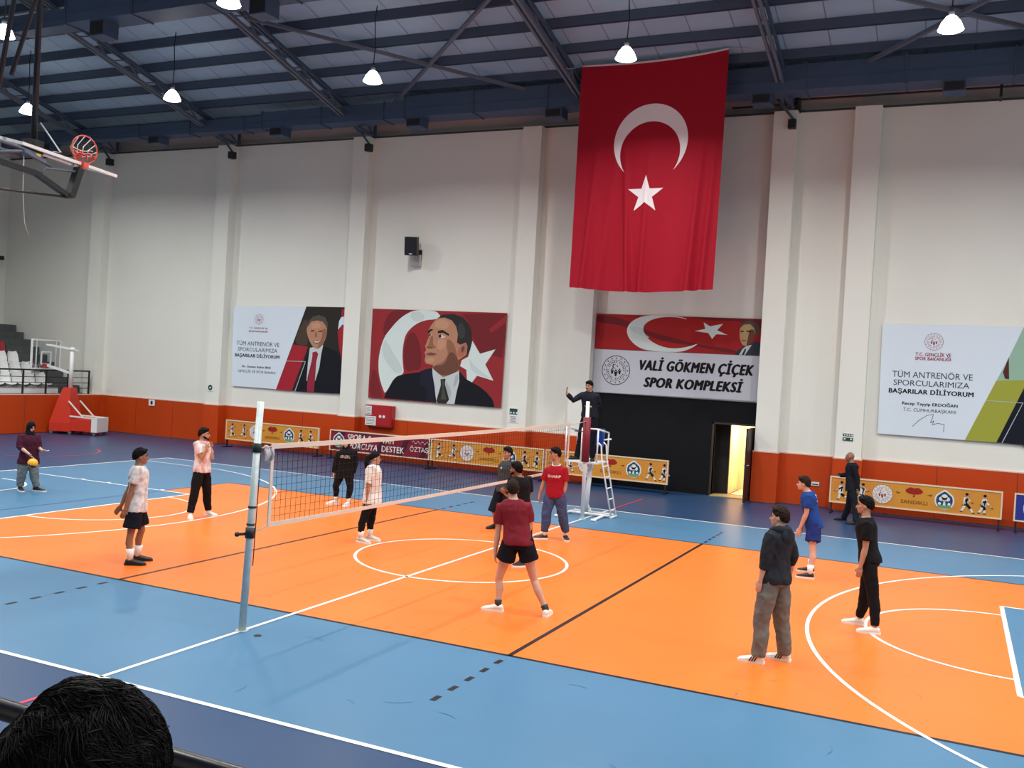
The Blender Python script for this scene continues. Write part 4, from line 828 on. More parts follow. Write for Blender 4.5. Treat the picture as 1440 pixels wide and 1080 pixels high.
# ------------------------------------------------------------------ volleyball net, posts
def post(x, y, top, label, near):
    t = thing('volleyball_post', label, 'net post', (x, y, 0))
    b = MB(); b.tube([(x, y, 0), (x, top[0], top[1])], [.045, .040], 20); part(b, 'pole', [M_ALU if near else M_WHITE], t)
    c = MB(); c.tube([(x, y, 0), (x, y, .012)], .075, 20); part(c, 'floor_plate', [M_ALU], t)
    return t
tp = post(0, -5.46, (-5.34, 2.68), 'tall silver volleyball post at the near end of the net', True)
def pp(z): return Vector((0, -5.46 + .12 * z / 2.68, z))
b = MB(); b.tube([pp(2.08), pp(2.19)], .052, 18); part(b, 'strap', [mat('strap_green', (18, 44, 40), rough=.7)], tp)
b = MB(); b.tube([pp(1.43), pp(1.455)], .048, 18); b.tube([pp(1.23), pp(1.25)], .05, 18); part(b, 'band', [M_BLACK], tp)
b = MB(); b.tube([pp(1.08), pp(1.20)], .055, 18); b.tube([pp(1.13) + Vector((-.03, -.04, 0)), pp(1.13) + Vector((-.07, -.11, 0))], .018, 10); b.ell(pp(1.13) + Vector((-.08, -.13, 0)), (.03, .03, .03)); part(b, 'clamp', [M_BLACK], tp)
b = MB(); b.tube([pp(2.05) + Vector((.03, .045, 0)), pp(1.5) + Vector((.03, .05, 0)), pp(.75) + Vector((.03, .06, 0))], .006, 6); part(b, 'cord', [M_BLACK], tp)
tf = post(0, 5.72, (5.66, 2.62), 'white volleyball post with a maroon pad beside the umpire stand', False)
b = MB(); b.tube([(0, 5.69, 1.28), (0, 5.67, 2.27)], .085, 18); part(b, 'pad', [M_MAROON], tf)
b = MB(); b.tube([(0, 5.66, 2.16), (-.02, 5.45, 2.17)], .016, 8); b.tube([(0, 5.68, 1.95), (-.25, 5.6, 1.95)], .012, 8); part(b, 'hook', [M_BLACK], tf)
t = thing('volleyball_net', 'volleyball net with white bands stretched across the court', 'net', (0, 0, 1.19))
NA, NB_, ZT, ZB = -5.08, 4.62, 2.17, 1.20
def sag(y): s_ = (y - NA) / (NB_ - NA); return -.05 * 4 * s_ * (1 - s_) * .5
M_BAND = mat('net_band', (222, 212, 200), rough=.8)
def band(z, h, name):
    b = MB(); N = 24; rs = []
    for i in range(N + 1):
        y = NA + (NB_ - NA) * i / N; s0 = sag(y)
        rs.append([(-.006, y, z + s0), (.006, y, z + s0), (.006, y, z + s0 + h), (-.006, y, z + s0 + h)])
    b.rings(rs, smooth=False); part(b, name, [M_BAND], t)
band(ZT - .06, .06, 'top_band'); band(ZB - .03, .05, 'bottom_band')
for y in (NA, NB_): b = MB(); b.box(-.008, .008, y - .025, y + .025, ZB - .02, ZT); part(b, 'side_band', [M_BAND], t)
b = MB(); n = 97
for i in range(1, n):
    y = NA + (NB_ - NA) * i / n; s0 = sag(y); b.beam((0, y, ZB + s0), (0, y, ZT - .05 + s0), .0035, .0035)
for k in range(1, 10):
    z = ZB + (ZT - ZB - .04) * k / 10
    for i in range(24):
        ya = NA + (NB_ - NA) * i / 24; yb = NA + (NB_ - NA) * (i + 1) / 24; b.beam((0, ya, z + sag(ya)), (0, yb, z + sag(yb)), .0035, .0035)
part(b, 'mesh', [mat('net_cord', (24, 24, 28), rough=.9)], t)
M_ROPE = mat('net_rope', (190, 178, 168), rough=.9)
for a, c in (((0, NA, ZT - .03), pp(2.14)), ((0, NA, ZB), pp(1.14)), ((0, NB_, ZT - .03), Vector((0, 5.6, 2.18))), ((0, NB_, ZB), Vector((0, 5.64, 1.25)))):
    b = MB(); b.tube([a, (Vector(a) + c) / 2 - Vector((0, 0, .015)), c], .008, 6); part(b, 'rope', [M_ROPE], t)
b = MB(); rr = random.Random(2)
for k in range(5):
    x0_ = Vector((rr.uniform(-.02, .02), -5.24 + .03 * k, 2.12)); b.tube([x0_, x0_ + Vector((.02, .01, -.07)), x0_ + Vector((rr.uniform(-.03, .03), .0, -.14)), x0_ + Vector((0, rr.uniform(-.02, .02), -.13 - .06 * rr.random()))], [.014, .022, .016, .01], 8)
b.ell((0, -5.2, 2.13), (.03, .045, .03)); part(b, 'knotted_cloth', [mat('grey_cloth', (170, 168, 172), rough=.9)], t)

# ------------------------------------------------------------------ umpire stand
t = thing('umpire_stand', 'white raised umpire stand with ladder at the far end of the net', 'umpire stand', (-.15, 6.35, 0))
b = MB(); r_ = .03
b.tube([(-.55, 5.58, .04), (-.55, 6.72, .04)], r_, 10); b.tube([(.33, 5.55, .04), (.28, 6.68, .04)], r_, 10); b.tube([(-.55, 6.62, .05), (.45, 6.55, .05)], r_, 10); b.tube([(-.55, 6.3, .05), (.45, 6.28, .05)], r_, 10)
for p in ((-.55, 5.58), (.33, 5.55)): b.tube([(p[0] - .06, p[1], .03), (p[0] + .06, p[1], .03)], .03, 10)
part(b, 'base_frame', [M_WHITE], t)
b = MB(); b.tube([(-.2, 6.45, .05), (-.12, 6.4, 1.22)], .055, 14); b.beam((-.34, 6.45, .06), (-.19, 6.45, .3), .03, .03); b.beam((-.06, 6.45, .06), (-.19, 6.45, .3), .03, .03); b.tube([(-.185, 6.44, .8), (-.18, 6.44, .86)], .062, 12, 1); part(b, 'column', [M_WHITE, M_BLACK], t)
b = MB(); b.box(-.62, .18, 5.98, 6.75, 1.215, 1.25); part(b, 'platform', [M_WHITE], t)
b = MB()
for x, y in ((-.6, 6.0), (.16, 6.0), (-.22, 6.0), (-.6, 6.72), (.16, 6.72)): b.tube([(x, y, 1.24), (x, y, 2.0 if y < 6.5 else 1.9)], .019, 8)
b.tube([(-.6, 6.72, 1.9), (-.6, 6.0, 2.0)], .019, 8); b.tube([(-.22, 6.0, 2.0), (.16, 6.0, 2.0), (.16, 6.72, 1.9)], .019, 8); b.tube([(.16, 6.4, 1.75), (.34, 6.4, 1.78)], .019, 8)
part(b, 'guard_rail', [M_WHITE], t)
b = MB(); b.box(-.48, .06, 6.66, 6.74, 1.62, 1.98); b.box(-.48, .06, 6.5, 6.72, 1.58, 1.63)
part(b, 'seat', [mat('seat_blue', (26, 84, 176), rough=.45)], t, 'blue plastic seat')
b = MB()
for dy in (-.17, .17):
    b.tube([(.5, 6.4 + dy, .02), (.2, 6.4 + dy, 1.30), (.17, 6.4 + dy, 1.62), (.10, 6.4 + dy, 1.68)], .019, 8)
for k in range(5): s_ = .14 + k * .19; b.tube([(.5 - .3 * s_, 6.23, 1.28 * s_), (.5 - .3 * s_, 6.57, 1.28 * s_)], .017, 8)
b.tube([(.5, 6.2, .03), (.5, 6.6, .03)], .022, 8)
part(b, 'ladder', [M_WHITE], t)

# ------------------------------------------------------------------ ceiling-hung basketball hoop, folded up
HX = -5.0
t = thing('ceiling_basketball_hoop', 'folded basketball hoop hanging from the roof at the upper left', 'basketball hoop', (HX, -4.2, 5.9))
U = Vector((-.975, 0, .222)); Yv = Vector((0, 1, 0)); Nn = Vector((.222, 0, .975))
A = Vector((HX, -4.81, 6.07)); Bq = Vector((HX, -3.09, 5.95)); Yv = (Bq - A).normalized()
def P3(s_, u, n_): return A + Yv * s_ + U * u + Nn * n_
b = MB(); Lb = (Bq - A).length
vs = [P3(s_, u, n_) for n_ in (0, .02) for u in (0, 1.05) for s_ in (0, Lb)]
b.add(vs, [(0, 2, 3, 1), (4, 5, 7, 6), (0, 1, 5, 4), (2, 6, 7, 3), (0, 4, 6, 2), (1, 3, 7, 5)]); bb = part(b, 'backboard', [M_GLASS], t)
b = MB()
for p, q in ((P3(0, 0, .01), P3(Lb, 0, .01)), (P3(0, 1.05, .01), P3(Lb, 1.05, .01)), (P3(0, 0, .01), P3(0, 1.05, .01)), (P3(Lb, 0, .01), P3(Lb, 1.05, .01))): b.beam(p, q, .04, .045)
part(b, 'backboard_frame', [M_WHITE], bb)
rc = Vector((HX + .02, -3.74, 6.23)); ring = []
b = MB(); ry = Vector((.25, .97, 0)).normalized()
for i in range(25): a = 2 * PI * i / 24; ring.append(rc + ry * .20 * math.cos(a) + Vector((0, 0, 1)) * .215 * math.sin(a))
b.tube(ring, .010, 8, caps=False); b.beam(rc - Vector((0, 0, .2)), rc - Vector((0, 0, .28)), .12, .09)
rim = part(b, 'rim', [mat('rim_orange', (226, 92, 66), rough=.4)], t)
b = MB(); rr = random.Random(5)
for i in range(12):
    a = 2 * PI * i / 12; p = rc + ry * .195 * math.cos(a) + Vector((0, 0, .21 * math.sin(a)))
    low = rc + ry * (.13 * math.cos(a + .3)) + Vector((-.10 * abs(math.sin(a)), 0, -.12 + .03 * math.sin(a)))
    mid_ = (p + low) / 2 + Vector((-.07, 0, .02))
    if math.sin(a) > -.2: b.tube([p, mid_, low], .007, 6)
for k in range(3): b.tube([rc + ry * (.17 - .02 * k) * math.cos(a) + Vector((-.05, 0, .0 - .045 * k + .015 * math.sin(3 * a))) for a in [PI * i / 10 for i in range(11)]], .006, 6)
part(b, 'net', [mat('hoop_net_white', (226, 214, 208), rough=.9)], rim)
b = MB()
for k in range(26):
    a = rr.uniform(0, PI); p = rc + ry * rr.uniform(-.17, .17) + Vector((rr.uniform(-.08, .02), 0, rr.uniform(-.2, -.06))); q2 = p + Vector((rr.uniform(-.03, .03), rr.uniform(-.06, .06), rr.uniform(-.07, .07)))
    b.tube([p, (p + q2) / 2 + Vector((0, 0, .015)), q2], .009, 6)
part(b, 'net_hem', [mat('hoop_net_red', (222, 62, 52), rough=.9)], rim)
def Y(y, z, dx=0): return Vector((HX + dx, y, z))
b = MB()
b.beam(Y(-3.80, 5.93), Y(-3.95, 5.47), .10, .13, 0, (1, 0, 0)); b.beam(Y(-3.97, 5.47), Y(-4.55, 5.70), .07, .09, 0, (1, 0, 0)); b.beam(Y(-4.55, 5.70), Y(-6.6, 5.86), .07, .09, 0, (1, 0, 0))
part(b, 'main_arm', [M_BLACK], t)
b = MB(); b.tube([Y(-3.95, 5.46), Y(-6.6, 5.24)], .018, 8); part(b, 'stay_rod', [M_BLACK], t)
b = MB(); b.tube([Y(-3.84, 5.87), Y(-4.40, 5.81), Y(-4.50, 5.70)], .02, 8); b.tube([Y(-4.3, 5.85), Y(-4.75, 5.98), Y(-5.2, 5.86)], .025, 8); b.tube([Y(-4.6, 5.95, -.3), Y(-5.3, 6.02, -.3)], .03, 8); b.tube([Y(-4.45, 5.96), Y(-4.9, 6.02), Y(-6.5, 6.1)], .025, 8); b.beam(Y(-4.80, 5.97, .05), Y(-4.45, 5.88, .05), .06, .05)
part(b, 'tilt_linkage', [M_STEEL2], t)
b = MB(); b.box(HX - .05, HX + .05, -4.60, -4.52, 5.92, 5.98); part(b, 'latch', [mat('latch_yellow', (222, 180, 60), rough=.5)], t)
b = MB(); b.box(HX - .1, HX + .02, -4.72, -4.62, 5.92, 6.0); part(b, 'winch', [mat('winch_blue', (44, 74, 130), rough=.5)], t)
b = MB(); b.box(HX - .5, HX - .3, -4.43, -4.2, 6.06, 6.26); part(b, 'motor_box', [M_BLACK], t)
b = MB(); b.tube([Y(-4.36, 6.5, -.2), Y(-4.06, 6.12, -.1), Y(-4.2, 6.1, -.1)], .012, 8); part(b, 'control_rod', [mat('rod_light', (190, 192, 196), rough=.4)], t)
for a, c, r0 in ((Y(-4.30, 6.1, -.4), Vector((HX - .4, -4.34, roof_z(4.34) - .2)), .045), (Y(-5.03, 6.10, -.4), Vector((HX - .4, -4.05, roof_z(4.05) - .2)), .035), (Y(-5.25, 6.9, .3), Vector((HX + .3, -3.45, roof_z(3.4) - .2)), .03), (Y(-6.5, 5.86), Vector((HX, -6.4, roof_z(6.4) - .2)), .04)):
    b = MB(); b.tube([a, c], r0, 12); part(b, 'hanging_pole', [mat('pole_dark', (40, 44, 52), rough=.3, metal=.3)], t)
b = MB(); b.tube([Y(-4.76, 5.9), Y(-4.75, 5.4), Y(-4.70, 4.95), Y(-4.62, 4.77)], .006, 6); part(b, 'cord', [M_ROPE], t)

# ------------------------------------------------------------------ rolling basketball stand at the far left
t = thing('rolling_basketball_stand', 'portable basketball stand with red padded base in the far left corner', 'basketball stand', (-22.0, 10.7, 0))
rim_d = Vector((-.94, -.34, 0)); lat_ = Vector((.34, -.94, 0)); O_ = Vector((-22.0, 10.7, 0)); Zv = Vector((0, 0, 1))
def S3(f, l, z): return O_ + rim_d * f + lat_ * l + Zv * z
M_SRED = mat('stand_red', (206, 52, 30), rough=.5, bump=.2, bscale=4)
b2 = MB(); b2.rings([[S3(f0, -k, z), S3(f1, -k, z), S3(f1, k, z), S3(f0, k, z)] for z, f0, f1, k in ((.1, -.32, .50, .42), (.4, -.31, .50, .42), (1.2, -.18, .30, .3), (1.68, -.13, .16, .2))], smooth=False)
part(b2, 'padded_base', [M_SRED], t)
b = MB(); b.rings([[S3(f, -.4, z), S3(f, .4, z), S3(f + g_, .4, z), S3(f + g_, -.4, z)] for z, f, g_ in ((.14, -1.08, .78), (.55, -1.08, .78))], smooth=False); part(b, 'counterweight', [M_SRED], t)
b = MB(); b.rings([[S3(-1.30, -.4, z), S3(-1.30, .4, z), S3(-1.08, .4, z), S3(-1.08, -.4, z)] for z in (.12, .64)], smooth=False)
for l in (-.38, .38): b.beam(S3(-1.30, l, .62), S3(-.25, l, .66), .05, .05); b.beam(S3(-.75, l, .64), S3(-.18, l, 1.2), .04, .04)
part(b, 'base_frame', [M_WHITE], t)
for f, l in ((-.28, .40), (.42, .40), (-1.18, .36), (-.28, -.40), (.42, -.40), (-1.18, -.36)):
    b = MB(); c = S3(f, l, .065); b.tube([c - lat_ * .02, c + lat_ * .02], .06, 14); b.beam(c, c + Zv * .1, .03, .03); part(b, 'wheel', [M_STEEL2], t)
b = MB(); b.tube([S3(0, 0, 1.6), S3(0, 0, 3.05)], .075, 14); b.ell(S3(0, 0, 3.07), (.11, .11, .09)); part(b, 'mast', [M_WHITE], t)
b = MB(); b.beam(S3(0, 0, 3.08), S3(.93, -.12, 3.2), .05, .06); b.beam(S3(0, 0, 3.08), S3(.93, .12, 3.2), .05, .06); b.beam(S3(0, 0, 2.2), S3(.97, 0, 2.45), .08, .08); b.beam(S3(-.25, 0, 3.05), S3(0, 0, 3.06), .04, .04); part(b, 'boom', [M_WHITE], t)
b = MB(); bx = 1.0
def board_frame(b, l0, l1, z0, z1, w_):
    for p, q2 in ((S3(bx, l0, z0), S3(bx, l1, z0)), (S3(bx, l0, z1), S3(bx, l1, z1)), (S3(bx, l0, z0), S3(bx, l0, z1)), (S3(bx, l1, z0), S3(bx, l1, z1))): b.beam(p, q2, w_, w_)
b.rings([[S3(bx - .008, -.88, z), S3(bx + .008, -.88, z), S3(bx + .008, .88, z), S3(bx - .008, .88, z)] for z in (2.33, 3.33)], smooth=False); bo = part(b, 'backboard', [M_GLASS], t)
b = MB(); board_frame(b, -.9, .9, 2.32, 3.36, .055); board_frame(b, -.62, .62, 2.32, 3.36, .035); part(b, 'backboard_frame', [M_WHITE], bo)
b = MB(); board_frame(b, -.3, .3, 2.48, 2.93, .05); part(b, 'target_square', [M_WHITE], bo)
b = MB(); rc2 = S3(bx + .38, 0, 2.50); ringp = [rc2 + rim_d * .225 * math.cos(2 * PI * i / 24) + lat_ * .225 * math.sin(2 * PI * i / 24) for i in range(25)]
b.tube(ringp, .012, 8, caps=False); b.beam(S3(bx, 0, 2.48), S3(bx + .16, 0, 2.49), .12, .08); b.beam(S3(bx - .05, 0, 2.42), S3(bx - .05, .25, 2.42), .05, .14); rm = part(b, 'rim', [mat('rim_red', (176, 30, 48), rough=.45)], t)
b = MB()
for i in range(12):
    a = 2 * PI * i / 12
    pts = [rc2 + (rim_d * math.cos(a + k * .26) + lat_ * math.sin(a + k * .26)) * rr_ - Zv * z for k, (rr_, z) in enumerate(((.22, 0), (.18, .13), (.14, .26), (.12, .4)))]
    b.tube(pts, .006, 5)
    pts = [rc2 + (rim_d * math.cos(a - k * .26) + lat_ * math.sin(a - k * .26)) * rr_ - Zv * z for k, (rr_, z) in enumerate(((.22, 0), (.18, .13), (.14, .26), (.12, .4)))]
    b.tube(pts, .006, 5)
part(b, 'net', [mat('net_white', (206, 206, 208), rough=.9)], rm)

# ------------------------------------------------------------------ far left stands: parapet, railing, steps, seats
BX = -22.6
mb = MB(); mb.box(XL, BX, -6, 12.6, 1.30, PADH - .005, 3); mb.box(BX - .15, BX, -6, 12.68, 0, PADH - .03, 0); mb.box(BX - .0, BX + .03, -6, 12.3, 0.02, PADH - .03, 0); mb.box(BX - .15, BX + .035, -6, 12.3, PADH - .03, PADH, 1)
for k in range(9): y = 11.2 - k * 1.9; mb.box(BX + .03, BX + .034, y - .008, y + .008, .02, PADH - .03, 2)
mb.box(XL, BX, -6.1, -6.0, 0, 1.3, 3)
struct(mb, 'baseboard_left', [M_PAD, M_PADTRIM, M_SEAM, M_GREYC])
t = thing('stand_railing', 'black metal railing on top of the orange parapet at the far left', 'railing', (BX - .1, 9, PADH))
b = MB(); b.tube([(BX - .1, -6, 2.27), (BX - .1, 12.15, 2.27)], .028, 8); part(b, 'handrail', [M_BLACK], t)
b = MB()
for z in (2.02, 1.82, 1.62): b.tube([(BX - .1, -6, z), (BX - .1, 12.15, z)], .013, 6)
part(b, 'rail', [M_BLACK], t)
for k in range(20):
    y = 12.12 - k * .95; b = MB(); b.box(BX - .125, BX - .075, y - .025, y + .025, PADH - .005, 2.26); part(b, 'railing_post', [M_BLACK], t)
t = thing('stand_steps', 'dark grey concrete stairs climbing beside the seats at the far left', 'steps', (-25.5, 11.8, PADH))
for k in range(9):
    b = MB(); x1 = -23.75 - k * .47; b.box(x1 - .47 if k < 8 else XL + .01, x1, 11.15, 12.60, PADH, PADH + .28 * (k + 1)); part(b, 'step', [M_GREYC], t)
t = thing('seat_tiers', 'white fronted concrete tiers carrying the seats at the far left', 'stand tiers', (-25.5, 8, PADH))
for k in range(6):
    b = MB(); x1 = -23.15 - k * .78; b.box(x1 - .78 if k < 5 else XL + .01, x1, -5.5, 11.12, PADH, PADH + .22 + .36 * k); b.box(x1, x1 + .01, -5.5, 11.12, PADH + .36 * max(0, k - 1) + (.22 if k else 0), PADH + .22 + .36 * k, 1); part(b, 'tier', [M_GREYC, M_WHITE], t)
M_SEATW = mat('seat_white', (226, 229, 228), rough=.45); M_SEATR = mat('seat_red', (158, 24, 44), rough=.5)
def stadium_seat(m):
    b = MB(); rs = []
    prof = [(.40, .02), (.36, .05), (.18, .03), (.06, .04), (-.01, .18), (-.06, .33), (-.08, .46)]
    hw = [.20, .22, .225, .225, .225, .22, .16]
    outer = []
    for (x, z), w_ in zip(prof, hw):
        row = []
        for j in range(7):
            s_ = -1 + 2 * j / 6; row.append(Vector((x + .05 * s_ * s_ * (1 if z > .1 else .2), w_ * s_, z + .03 * s_ * s_)))
        outer.append(row)
    vs = [v for r in outer for v in r]; n = 7
    fs = [(i * n + j, (i + 1) * n + j, (i + 1) * n + j + 1, i * n + j + 1) for i in range(6) for j in range(6)]
    nb = len(vs); vs2 = [v + Vector((-.02, 0, -.015)) for v in vs]
    b.add(vs, fs, 0, True); b.add(vs2, [f[::-1] for f in fs], 0, True)
    b.box(.05, .3, -.12, .12, -.06, .03)
    return b.build('stadium_seat', [m])
sw = None; sr = None
for k in range(5):
    for j in range(8):
        y = 10.82 - .5 * j; x = -23.15 - .78 * k - .6; red = k in (3,)
        if red:
            if sr is None: sr = stadium_seat(M_SEATR); o = sr
            else: o = copy_tree(sr)
        else:
            if sw is None: sw = stadium_seat(M_SEATW); o = sw
            else: o = copy_tree(sw)
        o.location = (x, y, PADH + .22 + .36 * k + .06)
        tag(o, ('red seat in the fourth row' if red else 'white seat in the ' + ORD[k] + ' row') + ' of the far left stand, ' + ORD[j] + ' from the stairs', 'seat', 'stadium seats in the far stand')

# ------------------------------------------------------------------ near stand: platform, rail
mb = MB(); mb.box(XL + 3, XR - 1, YN, -12.75, 0, 1.38); struct(mb, 'floor_near_stand', [M_GREYC])
t = thing('front_railing', 'dark railing bar in the lower left foreground behind the head', 'railing', (5.6, -12.8, 1.38))
b = MB(); b.tube([(-4, -12.8, 2.365), (14, -12.8, 2.365)], .024, 14); part(b, 'handrail', [mat('rail_dark', (20, 22, 30), rough=.3)], t)
for x in (-3.4, -1.6, .2, 2.0, 3.8, 5.62, 7.3, 9.1, 10.9, 12.7):
    b = MB(); b.tube([(x, -12.8, 1.38), (x, -12.8, 2.35)], .02, 10); part(b, 'railing_post', [M_BLACK], t)
# ------------------------------------------------------------------ people
def skin_mat(n, c): return mat('skin_' + n, c, rough=.55, spec=.35, var=.06, vscale=6)
SK_FAIR = skin_mat('fair', (202, 160, 140)); SK_TAN = skin_mat('tan', (150, 104, 80)); SK_MID = skin_mat('mid', (178, 136, 114))
M_EYE = mat('eye_dark', (30, 22, 20), rough=.2); M_LIP = mat('lip', (160, 90, 80), rough=.5)
def fused(mb, name, mats, parent, voxel=.009, smooth=3, wrinkle=0.0, wscale=(9, 9, 4), label=None, seed=0):
    """joins overlapping closed shapes into one continuous skin"""
    me = bpy.data.meshes.new('tmp'); me.from_pydata(mb.v, [], mb.f)
    tmp = bpy.data.objects.new('tmp', me); COL.objects.link(tmp)
    r = tmp.modifiers.new('r', 'REMESH'); r.mode = 'VOXEL'; r.voxel_size = voxel
    if smooth: s_ = tmp.modifiers.new('s', 'SMOOTH'); s_.factor = .5; s_.iterations = smooth
    dg = bpy.context.evaluated_depsgraph_get(); out = bpy.data.meshes.new_from_object(tmp.evaluated_get(dg))
    bpy.data.objects.remove(tmp); bpy.data.meshes.remove(me)
    root = parent
    while root.parent is not None: root = root.parent
    O = ORG[root.name]
    if wrinkle:
        nrm = [v.normal.copy() for v in out.vertices]
        for v, n_ in zip(out.vertices, nrm):
            p = Vector((v.co.x * wscale[0] + seed, v.co.y * wscale[1], v.co.z * wscale[2]))
            k = noise.noise(p) + .5 * noise.noise(p * 2.3)
            v.co += n_ * wrinkle * (1 - 2 * abs(k)) * 1.0
    for v in out.vertices: v.co -= O
    out.materials.clear()
    for m in (mats if isinstance(mats, (list, tuple)) else [mats]): out.materials.append(m)
    out.polygons.foreach_set('use_smooth', [True] * len(out.polygons)); out.update()
    out.name = name
    o = bpy.data.objects.new(name, out); COL.objects.link(o); o.parent = parent
    if label: o['label'] = label
    return o
def ering(c, lat, fwd, a, b, n=20):
    return [c + lat * (a * math.cos(2 * PI * k / n)) + fwd * (b * math.sin(2 * PI * k / n)) for k in range(n)]
def person(key, label, spec):
    P = {k: Vector(v) for k, v in POSE[key].items()}
    up = Vector((0, 0, 1)); bw = spec.get('bw', 1.0)
    z0 = P['heelL'].z
    ctr = (P['heelL'] + P['heelR'] + P['toeL'] + P['toeR']) / 4
    t = thing('person', label, 'person', (ctr.x, ctr.y, z0))
    # raise hip joints that were read at the hem
    H = (P['hipL'] + P['hipR']) / 2; N = P['neck']; ax = (N - H)
    lift = max(0, ax.length - spec.get('spine', .56)); ax.normalize()
    for k in 'LR': P['hip' + k] = P['hip' + k] + ax * lift
    H = (P['hipL'] + P['hipR']) / 2; S = (P['shL'] + P['shR']) / 2
    bl = P['body'].cross(up) * -1; bl.normalize()              # body's left
    latS = (P['shL'] - P['shR']); latS = (latS.normalized() + bl).normalized()
    latH = (P['hipL'] - P['hipR']); latH = (latH.normalized() + bl * 1.5).normalized()
    for k, s_ in (('L', 1), ('R', -1)):                        # keep shoulders and hips symmetric and human-wide
        P['sh' + k] = S + latS * s_ * .175 * bw + Vector((0, 0, (P['sh' + k].z - S.z) * .8))
        P['hip' + k] = H + latH * s_ * .088 * bw
    def torso(mb, grow=0.0, secs=None, top=1.0, n=22):
        rs = []
        for tt, a, b in secs:
            c = H + (N - H) * tt
            k = max(0, min(1, tt)); lat = (latH * (1 - k) + latS * k).normalized(); f = lat.cross(ax) * -1
            if f.dot(P['body']) < 0: f = -f
            c = c + f * (.012 * math.sin(PI * max(0, min(1, tt))))
            rs.append(ering(c, lat, f, a * bw + grow, b * bw + grow, n))
        mb.rings(rs)
    BODY = [(-.16, .09, .075), (-.08, .150, .105), (.05, .168, .115), (.2, .160, .108), (.38, .140, .095), (.55, .150, .105), (.72, .170, .115), (.86, .165, .100), (.95, .12, .080), (1.02, .062, .060)]
    # ---- head frame
    f = P['face'].normalized(); tilt = spec.get('tilt', 0.0)
    hc = Vector((P['head'].x, P['head'].y, P['top'].z - .125)) + f * spec.get('hfwd', 0.0)
    r = f.cross(up).normalized()                               # head's right
    hu = up
    if tilt: R3 = Matrix.Rotation(-tilt, 3, r); f = R3 @ f; hu = R3 @ up
    HM = Matrix((r, f, hu)).transposed()                       # columns: right, front, up
    hs = spec.get('hs', 1.0)
    def Hp(a, b, c): return hc + HM @ (Vector((a, b, c)) * hs)
    mb = MB()
    torso(mb, 0, BODY)
    mb.tube([N - ax * .06, N + (Hp(0, -.02, -.05) - N) * .55, Hp(0, -.015, -.03)], [.068, .054, .056], 16)
    # skull, jaw, chin, nose, brow, ears
    mb.ell(Hp(0, -.012, .02), (.073 * hs, .094 * hs, .098 * hs), HM, nu=24, nv=16)
    mb.ell(Hp(0, .022, -.045), (.058 * hs, .068 * hs, .066 * hs), HM, nu=20, nv=12)
    mb.ell(Hp(0, .066, -.088), (.026 * hs, .022 * hs, .022 * hs), HM)
    mb.ell(Hp(0, .066, .030), (.048 * hs, .022 * hs, .016 * hs), HM)
    mb.tube([Hp(0, .078, .018), Hp(0, .098, -.014), Hp(0, .108, -.030), Hp(0, .086, -.040)], [.009 * hs, .012 * hs, .016 * hs, .010 * hs], 10)
    mb.ell(Hp(0, .084, -.060), (.024 * hs, .012 * hs, .010 * hs), HM)
    for s_ in (-1, 1):
        mb.ell(Hp(s_ * .075, -.008, -.008), (.010 * hs, .020 * hs, .031 * hs), HM); mb.ell(Hp(s_ * .040, .062, -.022), (.022 * hs, .020 * hs, .020 * hs), HM)
    # arms with hands
    for k, s_ in (('L', 1), ('R', -1)):
        sh, el, wr, tip = P['sh' + k], P['el' + k], P['wr' + k], P['tip' + k]
        ua = (el - sh); 
        if ua.length > .33: el = sh + ua.normalized() * .33
        if ua.length < .22: el = sh + ua.normalized() * .25
        fa = (wr - el)
        if fa.length < .20 or fa.length > .29: wr = el + fa.normalized() * min(.27, max(.22, fa.length))
        P['el' + k], P['wr' + k] = el, wr
        inn = (S - sh).normalized()
        mb.tube([S + (sh - S) * .35 + up * .0, sh + up * .0, sh + (el - sh) * .3, el + (sh - el) * .15, el, el + (wr - el) * .3, wr], [.06 * bw, .056 * bw, .050 * bw, .041, .038, .042, .026], 14)
        hd = (tip - P['wr' + k]); hd = (tip - wr) if hd.length < .02 else hd
        hd.normalize()
        side = (P['body'] if abs(hd.dot(P['body'])) < .8 else up); side = (side - hd * side.dot(hd)).normalized()   # thumb side
        pn = hd.cross(side).normalized()                                                                             # palm normal
        if pn.dot(S - wr) < 0: pn = -pn
        pm = Matrix((side, pn, hd)).transposed()
        mb.tube([wr - hd * .02, wr + hd * .02], [.026, .030], 12)
        mb.ell(wr + hd * .052, (.041, .017, .052), pm)
        curl = spec.get('curl', .35)
        for q_, (off, L_) in enumerate(((.030, .070), (.010, .078), (-.011, .072), (-.030, .058))):
            b0 = wr + hd * .085 + side * off; c_ = curl * (1 + .15 * q_)
            p1 = b0 + (hd * math.cos(c_ * .5) + pn * math.sin(c_ * .5)) * L_ * .45
            p2 = p1 + (hd * math.cos(c_ * 1.3) + pn * math.sin(c_ * 1.3)) * L_ * .32
            p3 = p2 + (hd * math.cos(c_ * 2.1) + pn * math.sin(c_ * 2.1)) * L_ * .25
            mb.tube([b0 - hd * .02, p1, p2, p3], [.0105, .0100, .0090, .0075], 8)
        tb = wr + hd * .025 + side * .030
        t1 = tb + (hd * .75 + side * .62 + pn * .2).normalized() * .036; t2 = t1 + (hd * .9 + side * .25 + pn * .3).normalized() * .030
        mb.tube([tb - side * .012, t1, t2], [.014, .0115, .0090], 8)
